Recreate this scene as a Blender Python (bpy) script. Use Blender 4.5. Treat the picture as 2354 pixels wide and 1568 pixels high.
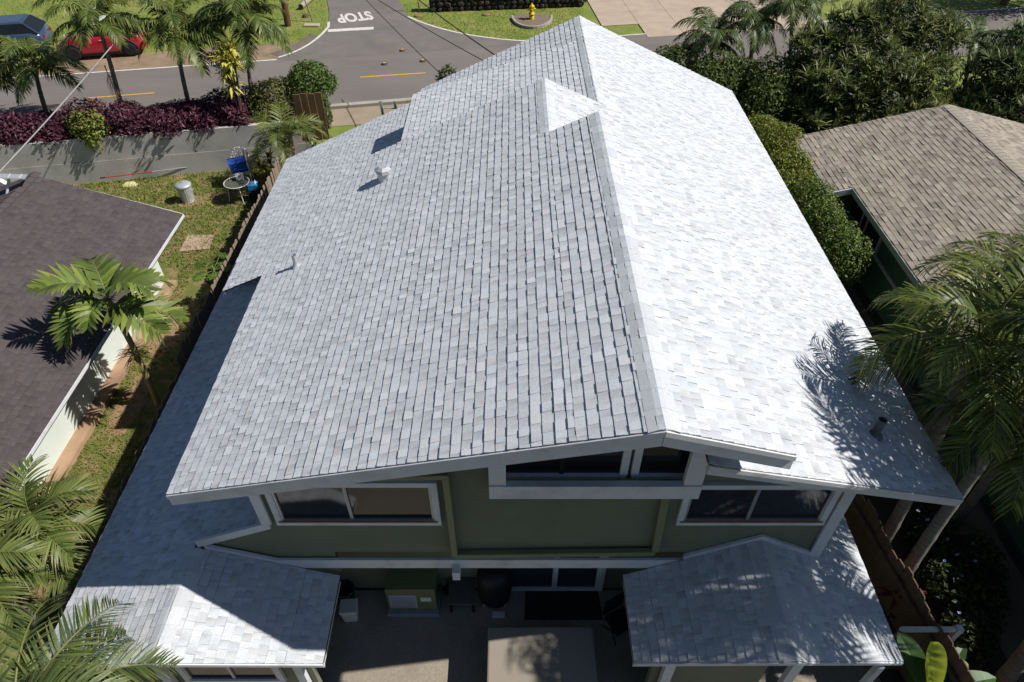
import bpy, bmesh, math, random
from mathutils import Vector, Matrix
R = math.radians
random.seed(7)
for o in list(bpy.data.objects): bpy.data.objects.remove(o, do_unlink=True)
scene = bpy.context.scene
COL = scene.collection

# ---------------------------------------------------------------- camera
CAMH = 13.0
PITCH = R(43.0)
FPX = 1570.0            # focal length in pixels of a 2354 x 1568 view of the photograph
cam = bpy.data.cameras.new('camera')
cam.sensor_width = 36.0
cam.lens = FPX / 2354.0 * 36.0
cam.clip_start = 0.1
cam.clip_end = 2000
camo = bpy.data.objects.new('camera', cam)
camo.location = (0, 0, CAMH)
camo.rotation_euler = (R(90) - PITCH, 0, 0)
COL.objects.link(camo)
scene.camera = camo

# ---------------------------------------------------------------- sky + sun
SUN_EL, SUN_AZ = 48.0, -2.0       # azimuth measured from +x towards +y
world = bpy.data.worlds.new('World'); scene.world = world; world.use_nodes = True
wn = world.node_tree.nodes; wl = world.node_tree.links; wn.clear()
sky = wn.new('ShaderNodeTexSky'); sky.sky_type = 'NISHITA'; sky.sun_disc = False
sky.sun_elevation = R(SUN_EL); sky.sun_rotation = R(90 - SUN_AZ)
sky.altitude = 10; sky.air_density = 1.0; sky.dust_density = 0.2; sky.ozone_density = 1.6
bg = wn.new('ShaderNodeBackground'); bg.inputs[1].default_value = 0.056
wo = wn.new('ShaderNodeOutputWorld')
wl.new(sky.outputs[0], bg.inputs[0]); wl.new(bg.outputs[0], wo.inputs[0])
sd = bpy.data.lights.new('sun', 'SUN'); sd.energy = 5.0; sd.angle = R(0.53); sd.color = (1.0, 0.955, 0.88)
so = bpy.data.objects.new('sun', sd); COL.objects.link(so)
tosun = Vector((math.cos(R(SUN_EL))*math.cos(R(SUN_AZ)), math.cos(R(SUN_EL))*math.sin(R(SUN_AZ)), math.sin(R(SUN_EL))))
so.rotation_euler = tosun.to_track_quat('Z', 'Y').to_euler()
so.location = (30, 0, 40)
vs = scene.view_settings
vs.view_transform = 'Standard'; vs.look = 'None'; vs.exposure = 0.16; vs.gamma = 1.0
vs.use_curve_mapping = False
scene.render.engine = 'CYCLES'

# ---------------------------------------------------------------- pixels -> directions
def ray(u, v):
    a = (u - 1177) / FPX; b = (784 - v) / FPX
    c, s = math.cos(PITCH), math.sin(PITCH)
    return Vector((a, c + b*s, -s + b*c))
CAMP = Vector((0, 0, CAMH))
def at_z(u, v, z=0.0):
    r = ray(u, v); return CAMP + r * ((z - CAMH) / r.z)
def at_y(u, v, y):
    r = ray(u, v); return CAMP + r * (y / r.y)
def at_x(u, v, x):
    r = ray(u, v); return CAMP + r * (x / r.x)
def at_pl(u, v, pl):                      # pl = (x0, z0, m): z = z0 + m (x - x0)
    x0, z0, m = pl; r = ray(u, v)
    t = (z0 - m*x0 - CAMH) / (r.z - m*r.x)
    return CAMP + r*t
def plz(pl, x): return pl[1] + pl[2]*(x - pl[0])

# ---------------------------------------------------------------- objects
def tag(o, label=None, cat=None, group=None, kind=None):
    if label: o['label'] = label
    if cat: o['category'] = cat
    if group: o['group'] = group
    if kind: o['kind'] = kind
    return o
def empty(name, loc=(0, 0, 0), rz=0.0):
    o = bpy.data.objects.new(name, None); COL.objects.link(o)
    o.location = loc; o.rotation_euler = (0, 0, rz); o.empty_display_size = 0.2
    return o
def thing(name, label, cat, loc=(0, 0, 0), rz=0.0, group=None):
    return tag(empty(name, loc, rz), label, cat, group)
def obj(name, me, parent=None):
    o = bpy.data.objects.new(name, me); COL.objects.link(o)
    if parent is not None: o.parent = parent
    return o
def copy_tree(o, parent=None):
    c = o.copy(); COL.objects.link(c); c.parent = parent
    for ch in o.children: copy_tree(ch, c)
    return c

class MB:
    """collects faces (optionally with a colour per face corner) and builds ONE mesh"""
    def __init__(s): s.v = []; s.f = []; s.c = []; s.sm = []; s.hasc = False
    def add(s, verts, faces, col=None, smooth=False):
        n = len(s.v); s.v += [tuple(p) for p in verts]
        for f in faces:
            s.f.append([i + n for i in f]); s.sm.append(smooth)
            if col is None: s.c.append(None)
            else: s.c.append(col); s.hasc = True
        return s
    def face(s, pts, cols=None, smooth=False):
        n = len(s.v); s.v += [tuple(p) for p in pts]; s.f.append(list(range(n, n + len(pts)))); s.sm.append(smooth)
        s.c.append(cols); s.hasc = s.hasc or cols is not None
        return s
    def box(s, c, d, rz=0.0, M=None, col=None):
        x, y, z = d[0]/2, d[1]/2, d[2]/2
        P = [Vector(p) for p in ((-x,-y,-z),(x,-y,-z),(x,y,-z),(-x,y,-z),(-x,-y,z),(x,-y,z),(x,y,z),(-x,y,z))]
        if M is None: M = Matrix.Translation(Vector(c)) @ Matrix.Rotation(rz, 4, 'Z')
        return s.add([M @ p for p in P], [(0,3,2,1),(4,5,6,7),(0,1,5,4),(1,2,6,5),(2,3,7,6),(3,0,4,7)], col)
    def hexa(s, lo, hi, col=None):            # two quads (same winding, seen from above counter-clockwise)
        n = len(lo); fs = [tuple(range(n - 1, -1, -1)), tuple(range(n, 2*n))]
        for i in range(n): fs.append((i, (i+1) % n, n + (i+1) % n, n + i))
        return s.add(list(lo) + list(hi), fs, col)
    def beam(s, p0, p1, w, h, up=Vector((0,0,1)), col=None, top=False):
        p0, p1 = Vector(p0), Vector(p1); d = (p1 - p0).normalized()
        sd_ = d.cross(up).normalized(); u = sd_.cross(d).normalized()
        o = -u*h if top else -u*h/2
        a = [p0 + sd_*(-w/2) + o, p0 + sd_*(w/2) + o, p0 + sd_*(w/2) + o + u*h, p0 + sd_*(-w/2) + o + u*h]
        b = [q + (p1 - p0) for q in a]
        return s.add(a + b, [(0,1,2,3),(7,6,5,4),(0,4,5,1),(1,5,6,2),(2,6,7,3),(3,7,4,0)], col)
    def vboard(s, p0, p1, h, t):              # board hanging under the line p0-p1: vertical face, top on the line
        p0, p1 = Vector(p0), Vector(p1); d = Vector((p1.x-p0.x, p1.y-p0.y, 0)).normalized()
        n = Vector((-d.y, d.x, 0)) * (t/2); dn = Vector((0,0,-h))
        a = [p0 - n + dn, p0 + n + dn, p0 + n, p0 - n]; b = [p1 - n + dn, p1 + n + dn, p1 + n, p1 - n]
        return s.add(a + b, [(3,2,1,0),(4,5,6,7),(0,1,5,4),(1,2,6,5),(2,3,7,6),(3,0,4,7)])
    def tube(s, path, rad, n=8, cap=True, smooth=True, col=None):
        path = [Vector(p) for p in path]
        if not hasattr(rad, '__len__'): rad = [rad]*len(path)
        vs_ = []; ref = None
        for i, p in enumerate(path):
            d = (path[min(i+1, len(path)-1)] - path[max(i-1, 0)]).normalized()
            if ref is None:
                ref = Vector((1,0,0)) if abs(d.x) < 0.8 else Vector((0,1,0))
            a = (ref - d*ref.dot(d)).normalized(); ref = a; b = d.cross(a)
            for k in range(n):
                t = 2*math.pi*k/n; vs_.append(p + (a*math.cos(t) + b*math.sin(t))*rad[i])
        fs = []
        for i in range(len(path)-1):
            for k in range(n): fs.append((i*n+k, i*n+(k+1) % n, (i+1)*n+(k+1) % n, (i+1)*n+k))
        s.add(vs_, fs, col, smooth)
        if cap:
            m = len(path)-1
            s.add(vs_[:n], [tuple(range(n-1, -1, -1))], col); s.add(vs_[m*n:], [tuple(range(n))], col)
        return s
    def lathe(s, prof, c=(0,0,0), n=16, col=None, smooth=True, flute=0.0, sy=1.0):
        c = Vector(c); vs_ = []
        for r, z in prof:
            for k in range(n):
                t = 2*math.pi*k/n; rr = r*(1 + (flute if k % 2 else 0.0))
                vs_.append(c + Vector((rr*math.cos(t), rr*math.sin(t)*sy, z)))
        fs = []
        for i in range(len(prof)-1):
            for k in range(n): fs.append((i*n+k, i*n+(k+1) % n, (i+1)*n+(k+1) % n, (i+1)*n+k))
        s.add(vs_, fs, col, smooth)
        s.add(vs_[:n], [tuple(range(n-1, -1, -1))], col); s.add(vs_[-n:], [tuple(range(n))], col)
        return s
    def mesh(s, name, mat=None):
        me = bpy.data.meshes.new(name); me.from_pydata(s.v, [], s.f)
        if mat is not None: me.materials.append(mat)
        if any(s.sm): me.polygons.foreach_set('use_smooth', s.sm)
        if s.hasc:
            at = me.color_attributes.new('Col', 'FLOAT_COLOR', 'CORNER'); d = []
            for f, c in zip(s.f, s.c):
                if c is None: d += [1.0, 1.0, 1.0, 1.0]*len(f)
                elif hasattr(c[0], '__len__'):
                    for q in c: d += [q[0], q[1], q[2], 1.0]
                else: d += [c[0], c[1], c[2], 1.0]*len(f)
            at.data.foreach_set('color', d)
        me.update()
        return me
    def build(s, name, mat=None, parent=None, bevel=0.0, kind=None):
        o = obj(name, s.mesh(name, mat), parent)
        if bevel:
            b = o.modifiers.new('bevel', 'BEVEL'); b.width = bevel; b.segments = 2; b.limit_method = 'ANGLE'
        if kind: o['kind'] = kind
        return o

# ---------------------------------------------------------------- materials
MATS = {}
def mat(name, col, rough=0.7, var=0.12, scale=6.0, bump=0.0, bscale=40.0, spec=0.3, metal=0.0, attr=False,
        col2=None, trans=0.0, detail=6.0, coat=0.0, emit=None, dirt=None, dscale=1.5, stretch=None, lo=0.42, hi=0.62):
    if name in MATS: return MATS[name]
    m = bpy.data.materials.new(name); m.use_nodes = True; MATS[name] = m
    nt = m.node_tree; N = nt.nodes; L = nt.links
    b = N['Principled BSDF']; out = N['Material Output']
    b.inputs['Roughness'].default_value = rough; b.inputs['Metallic'].default_value = metal
    b.inputs['Specular IOR Level'].default_value = spec
    if coat: b.inputs['Coat Weight'].default_value = coat
    tc = N.new('ShaderNodeTexCoord'); src = tc.outputs['Object']
    if stretch:
        mp = N.new('ShaderNodeMapping'); mp.inputs['Scale'].default_value = stretch
        L.new(src, mp.inputs['Vector']); src = mp.outputs['Vector']
    nz = N.new('ShaderNodeTexNoise'); nz.inputs['Scale'].default_value = scale; nz.inputs['Detail'].default_value = detail
    L.new(src, nz.inputs['Vector'])
    mx = N.new('ShaderNodeMix'); mx.data_type = 'RGBA'
    c = Vector(col[:3]); ca = c*(1-var); cb = c*(1+var)
    if col2 is not None: ca, cb = c, Vector(col2[:3])
    mx.inputs[6].default_value = (*ca, 1); mx.inputs[7].default_value = (*[min(1, q) for q in cb], 1)
    rp = N.new('ShaderNodeMapRange'); rp.inputs[1].default_value = lo - 0.12 if col2 is None else lo; rp.inputs[2].default_value = hi + 0.08 if col2 is None else hi
    L.new(nz.outputs['Fac'], rp.inputs[0]); L.new(rp.outputs[0], mx.inputs[0])
    cur = mx.outputs[2]
    if dirt is not None:
        n2 = N.new('ShaderNodeTexNoise'); n2.inputs['Scale'].default_value = dscale; n2.inputs['Detail'].default_value = 8
        n2.inputs['Roughness'].default_value = 0.65
        L.new(src, n2.inputs['Vector'])
        r2 = N.new('ShaderNodeMapRange'); r2.inputs[1].default_value = 0.5; r2.inputs[2].default_value = 0.75
        L.new(n2.outputs['Fac'], r2.inputs[0])
        m2 = N.new('ShaderNodeMix'); m2.data_type = 'RGBA'; L.new(r2.outputs[0], m2.inputs[0])
        L.new(cur, m2.inputs[6]); m2.inputs[7].default_value = (*dirt, 1); cur = m2.outputs[2]
    if attr:
        va = N.new('ShaderNodeVertexColor'); va.layer_name = 'Col'
        m3 = N.new('ShaderNodeMix'); m3.data_type = 'RGBA'; m3.blend_type = 'MULTIPLY'; m3.inputs[0].default_value = 1.0
        L.new(cur, m3.inputs[6]); L.new(va.outputs['Color'], m3.inputs[7]); cur = m3.outputs[2]
    L.new(cur, b.inputs['Base Color'])
    if bump:
        n3 = N.new('ShaderNodeTexNoise'); n3.inputs['Scale'].default_value = bscale; n3.inputs['Detail'].default_value = 4
        L.new(src, n3.inputs['Vector'])
        bp = N.new('ShaderNodeBump'); bp.inputs['Strength'].default_value = bump; bp.inputs['Distance'].default_value = 0.02
        L.new(n3.outputs['Fac'], bp.inputs['Height']); L.new(bp.outputs[0], b.inputs['Normal'])
    if trans:
        tr = N.new('ShaderNodeBsdfTranslucent'); L.new(cur, tr.inputs['Color'])
        ms = N.new('ShaderNodeMixShader'); ms.inputs[0].default_value = trans
        L.new(b.outputs[0], ms.inputs[1]); L.new(tr.outputs[0], ms.inputs[2]); L.new(ms.outputs[0], out.inputs['Surface'])
    return m

M_shingle = mat('white_shingle', (0.60, 0.615, 0.64), 0.9, 0.10, 55.0, 0.35, 160.0, 0.25, attr=True, detail=3)
M_deck = mat('roof_felt', (0.05, 0.052, 0.058), 0.95, 0.1)
M_white = mat('white_paint', (0.62, 0.63, 0.65), 0.55, 0.05, 3.0, 0.05, 30, dirt=(0.46, 0.455, 0.45), dscale=2.2)
M_green = mat('sage_green_paint', (0.17, 0.18, 0.118), 0.75, 0.08, 1.2, 0.08, 30, dirt=(0.14, 0.15, 0.098), dscale=0.8)
M_glass = mat('window_glass', (0.012, 0.014, 0.017), 0.06, 0.1, 2.0, 0.0, spec=0.5)
M_alu = mat('window_aluminium', (0.42, 0.44, 0.46), 0.4, 0.05, metal=0.6)
M_dark = mat('dark_opening', (0.015, 0.016, 0.015), 0.9)
# ================================================================= the white-roofed house
S = 0.452
K = CAMH/12.0
def kz(z): return CAMH - (12.0 - z)*K
PL_R  = (1.68*K, kz(6.31), -S)            # right slope of the front gable and the long right eave
PL_FL = (1.68*K, kz(6.31), S)             # left slope of the front gable
PL_FLO = (1.68*K, kz(6.31) - 0.24, S)     # its lower strip, a little step down
PL_NL = (0.62*K, kz(6.79), S)             # raised rear roof, left slope
XN = 1.41*K; ZN = plz(PL_NL, XN)
PL_NR = (XN, ZN, -S)                      # raised rear roof, right slope
XRID = 1.68*K; XM = 0.62*K
XNE, XSE = -4.5*K, -5.32*K                # raised roof: eave, and eave of its long part
XNR = 2.85*K
Y_S, Y_NF, Y_N2 = 9.80*K, 12.93*K, 10.69*K
Y_F = 18.0*K
XRE = 5.9*K; XFE = -6.5*K; XFS = -2.43*K
PL_PL = (-4.77*K, kz(2.73), 0.42)         # left porch, left slope
PL_PR = (-4.77*K, kz(2.73), -0.42)
XPL, XPR = -6.84*K, -2.73*K; XPRID = -4.77*K
Y_W2 = 5.9; Y_W1 = 6.65                   # upper and lower rear walls

def yline(xa, ya, xb, yb):                # near edges are prow-shaped: y as a linear function of x
    m = (yb - ya)/(xb - xa); return lambda x: ya + m*(x - xa)
pA = at_pl(385, 1137, PL_NL); pB = at_pl(1515, 990, PL_NL)
nearNL = yline(pA.x, pA.y, pB.x, pB.y)
pC = at_pl(1515, 990, PL_NR); pD = at_pl(1825, 1045, PL_NR)
nearNR = yline(XN, nearNL(XN), pD.x, pD.y)
pE = at_pl(1632, 1068, PL_R); pF_ = at_pl(2180, 1142, PL_R)
nearR = yline(pE.x, pE.y, pF_.x, pF_.y)
q0 = at_pl(350, 1524, PL_PL); q1 = at_pl(745, 1526, PL_PR)
nearPR = yline(XPRID, q0.y, q1.x, q1.y)
nearPL = yline(XPRID, q0.y, XPL, q0.y + (q1.y - q0.y)*0.9)

# right porch
r0 = at_y(1749, 1237, Y_W2 - 0.02)
r1 = at_z(1455, 1524, 2.05)
r2 = at_z(1432, 1305, 2.05)
r3 = at_z(2080, 1522, 2.05)
XQL = (r1.x + r2.x)/2; XQRID = r0.x; ZQ = r0.z
mq = (ZQ - 2.05)/(XQRID - XQL)
PL_QL = (XQRID, ZQ, mq); PL_QR = (XQRID, ZQ, -mq)
e2 = at_pl(2080, 1522, PL_QR); e3 = at_pl(1948, 1213, PL_QR)
XQR = (e2.x + e3.x)/2
q3 = at_pl(1455, 1524, PL_QL); q4 = at_pl(1843, 1519, PL_QL); q5 = at_pl(2080, 1522, PL_QR)
nearQL = yline(XQL, q3.y, XQRID, q4.y); nearQR = yline(XQRID, q4.y, XQR, q5.y)

def nl(xa, xb, near, yf, pl): return (pl, [(xa, near(xa)), (xb, near(xb)), (xb, yf), (xa, yf)])
# every roof field: (name, plane, convex outline in plan (counter-clockwise))
FIELDS = [
 ('upper_roof',) + nl(XNE, XM, nearNL, Y_NF, PL_NL),
 ('upper_roof',) + nl(XM, XN, nearNL, Y_N2, PL_NL),
 ('upper_roof', PL_NL, [(XSE, Y_S), (XNE, Y_S), (XNE, Y_NF), (XSE, Y_NF)]),
 ('upper_roof',) + nl(XN, XNR, nearNR, Y_N2, PL_NR),
 ('front_roof', PL_R, [(pE.x, nearR(pE.x)), (XRE, nearR(XRE)), (XRE, Y_F), (pE.x, Y_F)]),
 ('front_roof', PL_R, [(XRID, Y_N2-0.3), (pE.x, Y_N2-0.3), (pE.x, Y_F), (XRID, Y_F)]),
 ('front_roof', PL_R, [(XM, Y_N2), (XRID, Y_N2), (XRID, Y_NF), (XM, Y_NF)]),
 ('front_roof', PL_FL, [(XFS, Y_NF-0.6), (XRID, Y_NF-0.6), (XRID, Y_F), (XFS, Y_F)]),
 ('front_roof', PL_FLO, [(XFE, Y_NF-0.6), (XFS, Y_NF-0.6), (XFS, Y_F), (XFE, Y_F)]),
 ('left_porch_roof', PL_PL, [(XPL, nearPL(XPL)), (XPRID, nearPL(XPRID)), (XPRID, 15.5), (XPL, 15.5)]),
 ('left_porch_roof', PL_PL, [(XPRID, Y_W2), (-3.92, Y_W2), (-3.92, 15.5), (XPRID, 15.5)]),
 ('left_porch_roof', PL_PR, [(XPRID, nearPR(XPRID)), (XPR, nearPR(XPR)), (XPR, Y_W2-.06), (XPRID, Y_W2-.06)]),
 ('right_porch_roof', PL_QL, [(XQL, nearQL(XQL)), (XQRID, nearQL(XQRID)), (XQRID, Y_W2-.06), (XQL, Y_W2-.06)]),
 ('right_porch_roof', PL_QR, [(XQRID, nearQR(XQRID)), (XQR, nearQR(XQR)), (XQR, 7.4), (XQRID, 7.4)]),
]
house = thing('house', 'two storey sage green house under a white shingle roof between the neighbouring houses', 'house')
ROOFS = {}
deck = {}
def clip(poly, a, b, c):                  # keep a x + b y <= c
    out = []
    for i in range(len(poly)):
        p, q = poly[i], poly[(i+1) % len(poly)]
        dp, dq = a*p[0]+b*p[1]-c, a*q[0]+b*q[1]-c
        if dp <= 0: out.append(p)
        if (dp < 0 < dq) or (dq < 0 < dp):
            t = dp/(dp-dq); out.append((p[0]+t*(q[0]-p[0]), p[1]+t*(q[1]-p[1])))
    return out
def clip_convex(poly, hull):
    for i in range(len(hull)):
        p, q = hull[i], hull[(i+1) % len(hull)]
        # counter-clockwise hull: inside is left of the edge
        ex, ey = q[0]-p[0], q[1]-p[1]
        poly = clip(poly, ey, -ex, ey*p[0]-ex*p[1])
        if len(poly) < 3: return []
    return poly
def parea(p): return 0.5*sum(p[i][0]*p[(i+1) % len(p)][1]-p[(i+1) % len(p)][0]*p[i][1] for i in range(len(p)))

def make_shingles(pl, hull, expo, rng, th=(0.010, 0.015), w=(0.09, 0.165), tint=None, x_origin=None, lap=0.0):
    """yields (mesh verts, faces, colours, centre, area) for each tab on a plane z = z0 + m (x - x0)"""
    x0, z0, m = pl; ks = math.sqrt(1+m*m); dx = expo/ks
    xs = [p[0] for p in hull]; ys = [p[1] for p in hull]
    up = 1 if m > 0 else -1               # towards the ridge
    xe = (min(xs) if up > 0 else max(xs)) if x_origin is None else x_origin
    span = max(abs(q - xe) for q in xs)
    nrow = int(span/dx) + 1
    for r in range(nrow):
        a = xe + up*r*dx; b = xe + up*(r+1)*dx
        y = min(ys) - rng.random()*0.4
        thick = rng.random() < 0.5
        jrow = rng.uniform(-0.003, 0.003)
        while y < max(ys):
            wd = rng.uniform(*w); thick = not thick if rng.random() < 0.85 else thick
            ja = a + (rng.uniform(-.0025, .0025) + jrow)*up
            rect = [(min(ja, b), y), (max(ja, b), y), (max(ja, b), y+wd-0.002), (min(ja, b), y+wd-0.002)]
            y += wd
            poly = clip_convex(rect, hull)
            if len(poly) < 3 or abs(parea(poly)) < 0.0006: continue
            t = th[1] if thick else th[0]
            t *= rng.uniform(0.8, 1.35)
            top = []; cols = []
            base = tint(rng) if tint else (1, 1, 1)
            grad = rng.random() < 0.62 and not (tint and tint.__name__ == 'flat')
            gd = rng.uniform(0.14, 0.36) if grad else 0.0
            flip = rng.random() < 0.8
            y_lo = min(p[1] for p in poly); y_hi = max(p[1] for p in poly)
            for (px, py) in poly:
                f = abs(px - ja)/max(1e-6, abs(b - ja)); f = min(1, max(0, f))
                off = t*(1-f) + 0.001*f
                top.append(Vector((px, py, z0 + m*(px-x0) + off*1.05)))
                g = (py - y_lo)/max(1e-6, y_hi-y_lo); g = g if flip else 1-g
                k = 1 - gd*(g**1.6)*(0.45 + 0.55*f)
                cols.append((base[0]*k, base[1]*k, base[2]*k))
            bot = [Vector((p.x, p.y, z0 + m*(p.x-x0) - 0.004)) for p in top]
            n = len(top)
            V_ = bot + top; F_ = [tuple(range(n, 2*n))]; C_ = [cols]
            for i in range(n):
                j = (i+1) % n
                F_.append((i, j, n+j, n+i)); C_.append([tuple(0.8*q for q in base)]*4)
            c = sum(top, Vector())/n
            yield V_, F_, C_, c, abs(parea(poly))
def tint_white(rng):
    k = rng.choice((0.88, 0.93, 0.96, 0.98, 1.0, 1.02, 1.04)) * rng.uniform(0.97, 1.02)
    h = rng.uniform(-0.02, 0.02)
    return (k*(0.985+h), k, k*(1.02-h))
rng = random.Random(11)
ALL = []
for name, pl, hull in FIELDS:
    up = 1 if pl[2] > 0 else -1
    xo = None
    for s_ in make_shingles(pl, hull, 0.143, rng, tint=tint_white, x_origin=None): ALL.append((name,) + s_)
    # the solid deck under the shingles
    d = deck.setdefault(name, MB())
    thk = .03 if abs(hull[0][0]-XSE) < .01 else .07
    lo = [Vector((x, y, plz(pl, x) - thk)) for x, y in hull]; hi = [Vector((x, y, plz(pl, x) - 0.012)) for x, y in hull]
    d.hexa(lo, hi)
for name in deck: ROOFS[name] = deck[name].build(name, M_deck, house)
def proj(p):
    d = p - CAMP; c, s = math.cos(PITCH), math.sin(PITCH)
    dep = d.y*c - d.z*s
    return 1177 + FPX*d.x/dep, 784 - FPX*(d.y*s + d.z*c)/dep, dep
def score(e):
    name, V_, F_, C_, c, ar = e
    u, v, dep = proj(c)
    if not (0 < u < 2354 and 0 < v < 1568): return 0.0
    if 'porch' in name and c.x < -3 and c.y > 5.0 : return 0.0       # shaded strip partly under the eave
    return ar/dep**2
ALL.sort(key=score, reverse=True)
NSH = 300
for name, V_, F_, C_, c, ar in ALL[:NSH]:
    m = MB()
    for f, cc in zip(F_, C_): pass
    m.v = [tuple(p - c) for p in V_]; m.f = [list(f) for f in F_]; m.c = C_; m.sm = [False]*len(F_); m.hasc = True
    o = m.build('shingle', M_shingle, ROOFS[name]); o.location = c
m = MB(); m.hasc = True
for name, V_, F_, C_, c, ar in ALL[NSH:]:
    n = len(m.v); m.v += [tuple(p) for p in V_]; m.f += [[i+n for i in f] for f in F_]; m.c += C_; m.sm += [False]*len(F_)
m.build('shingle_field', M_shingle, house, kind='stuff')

# ridge caps: bent tabs laid one over the other
def ridge_caps(roof, x, z, y0, y1, ml, mr, half=0.17, expo=0.28):
    n = int((y1-y0)/expo)+1
    for k in range(n):
        ya, yb = y0 + k*expo, min(y1, y0 + k*expo + expo + 0.03)
        kk = rng.choice((0.84, 0.9, 0.94, 0.97)); col = (kk*.985, kk, kk*1.02)
        m = MB(); t0, t1 = 0.010, 0.006
        for (yy, t) in ((ya-y0, t0), (yb-y0, t1)):
            for q in (-half, -half*0.35, 0, half*0.35, half):
                zz = -abs(q)*(ml if q < 0 else mr) + t + (0.006 if q else -0.004)
                m.v.append((q, yy, zz))
        for (yy) in (ya-y0, yb-y0):
            for q in (-half, 0, half):
                m.v.append((q, yy, -abs(q)*(ml if q < 0 else mr) + 0.003))
        F_ = [(i, i+1, 6+i, 5+i) for i in range(4)] + [(10, 11, 2, 1, 0), (11, 12, 4, 3, 2), (0, 5, 13, 10), (12, 15, 9, 4)]
        m.f = [list(f) for f in F_]; m.c = [col]*len(F_); m.sm = [False]*8; m.hasc = True
        o = m.build('ridge_cap', M_shingle, ROOFS[roof]); o.location = (x, y0, z)
ridge_caps('upper_roof', XN, ZN, nearNL(XN)+.01, Y_N2, S, S)
ridge_caps('upper_roof', XM, plz(PL_NL, XM), Y_N2+.02, Y_NF, S, S)
ridge_caps('front_roof', XRID, PL_R[1], Y_NF+.01, Y_F, S, S)
ridge_caps('left_porch_roof', XPRID, PL_PL[1], nearPL(XPRID)+.01, Y_W2-.08, .42, .42)
ridge_caps('right_porch_roof', XQRID, ZQ, nearQL(XQRID)+.01, Y_W2-.08, mq, mq)

# shed rise added to the front slope, shaped to throw the square shadow
hh = 0.54
xa, xb = XFS-0.02, XFS+4.25; ya, yb = Y_NF-0.4, at_pl(905, 304, PL_FLO).y
b = MB()
zA = plz(PL_FL, xa); zB = plz(PL_FL, xb)
b.add([(xa,ya,zA-.25),(xb,ya,zB-.1),(xb,yb,zB-.1),(xa,yb,zA-.25),(xa,ya,zA+hh),(xb,ya,zB+.006),(xb,yb,zB+.006),(xa,yb,zA+hh)],
      [(0,3,2,1),(4,5,6,7),(0,1,5,4),(1,2,6,5),(2,3,7,6),(3,0,4,7)])
rise = b.build('added_shadow_rise', M_deck, house)
plrise = (xb, zB+.006, (zB+.006-zA-hh)/(xb-xa))
m = MB(); m.hasc = True
for V_, F_, C_, c, ar in make_shingles(plrise, [(xa,ya),(xb,ya),(xb,yb),(xa,yb)], 0.143, rng, tint=tint_white):
    n = len(m.v); m.v += [tuple(p) for p in V_]; m.f += [[i+n for i in f] for f in F_]; m.c += C_; m.sm += [False]*len(F_)
m.build('shingle_field', M_shingle, rise, kind='stuff')

# white fascia and rake boards, drip edges
def P3(pl, x, y, dz=0.0): return Vector((x, y, plz(pl, x)+dz))
def rake(name, a, b, h=0.24, t=0.05, off=0.03):
    m = MB(); a, b = Vector(a), Vector(b)
    m.vboard(a + Vector((0, off, -0.03)), b + Vector((0, off, -0.03)), h, t)
    o = m.build('rake_board', M_white, house)
    m = MB(); m.vboard(a + Vector((0, off-.035, -0.012)), b + Vector((0, off-.035, -0.012)), 0.075, 0.035)
    m.build('drip_edge', M_white, house)
rake('n', P3(PL_NL, XNE, nearNL(XNE)), P3(PL_NL, XN, nearNL(XN)))
rake('n', P3(PL_NR, XN, nearNR(XN)), P3(PL_NR, XNR, nearNR(XNR)))
rake('n', P3(PL_R, pE.x, nearR(pE.x)), P3(PL_R, XRE, nearR(XRE)), 0.17)
rake('n', P3(PL_PL, XPL, nearPL(XPL)), P3(PL_PL, XPRID, nearPL(XPRID)), 0.13)
rake('n', P3(PL_PR, XPRID, nearPR(XPRID)), P3(PL_PR, XPR, nearPR(XPR)), 0.13)
rake('n', P3(PL_QL, XQL, nearQL(XQL)), P3(PL_QL, XQRID, nearQL(XQRID)), 0.13)
rake('n', P3(PL_QR, XQRID, nearQR(XQRID)), P3(PL_QR, XQR, nearQR(XQR)), 0.13)
for (pl, x, ya, yb) in ((PL_NL, XNE, nearNL(XNE)+.05, Y_S), (PL_NL, XSE, Y_S, Y_NF), (PL_R, XRE, nearR(XRE)+.05, Y_F), (PL_FLO, XFE, Y_NF-.5, Y_F),
                        (PL_PL, XPL, nearPL(XPL)+.05, 13.3), (PL_PR, XPR, nearPR(XPR)+.05, Y_W2-.1), (PL_QL, XQL, nearQL(XQL)+.05, Y_W2-.1),
                        (PL_QR, XQR, nearQR(XQR)+.05, 7.4), (PL_NR, XNR, nearNR(XNR)+.05, Y_N2)):
    m = MB(); sgn = 1 if pl[2] > 0 else -1
    m.vboard((x+.03*sgn, ya, plz(pl, x)-.012), (x+.03*sgn, yb, plz(pl, x)-.012), 0.06 if x == XSE else 0.15, 0.04); m.build('fascia_board', M_white, house)
# dropped beam and square posts carrying the pointed gable
g0 = at_y(1125, 1060, nearNL(0)+.55)
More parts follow.
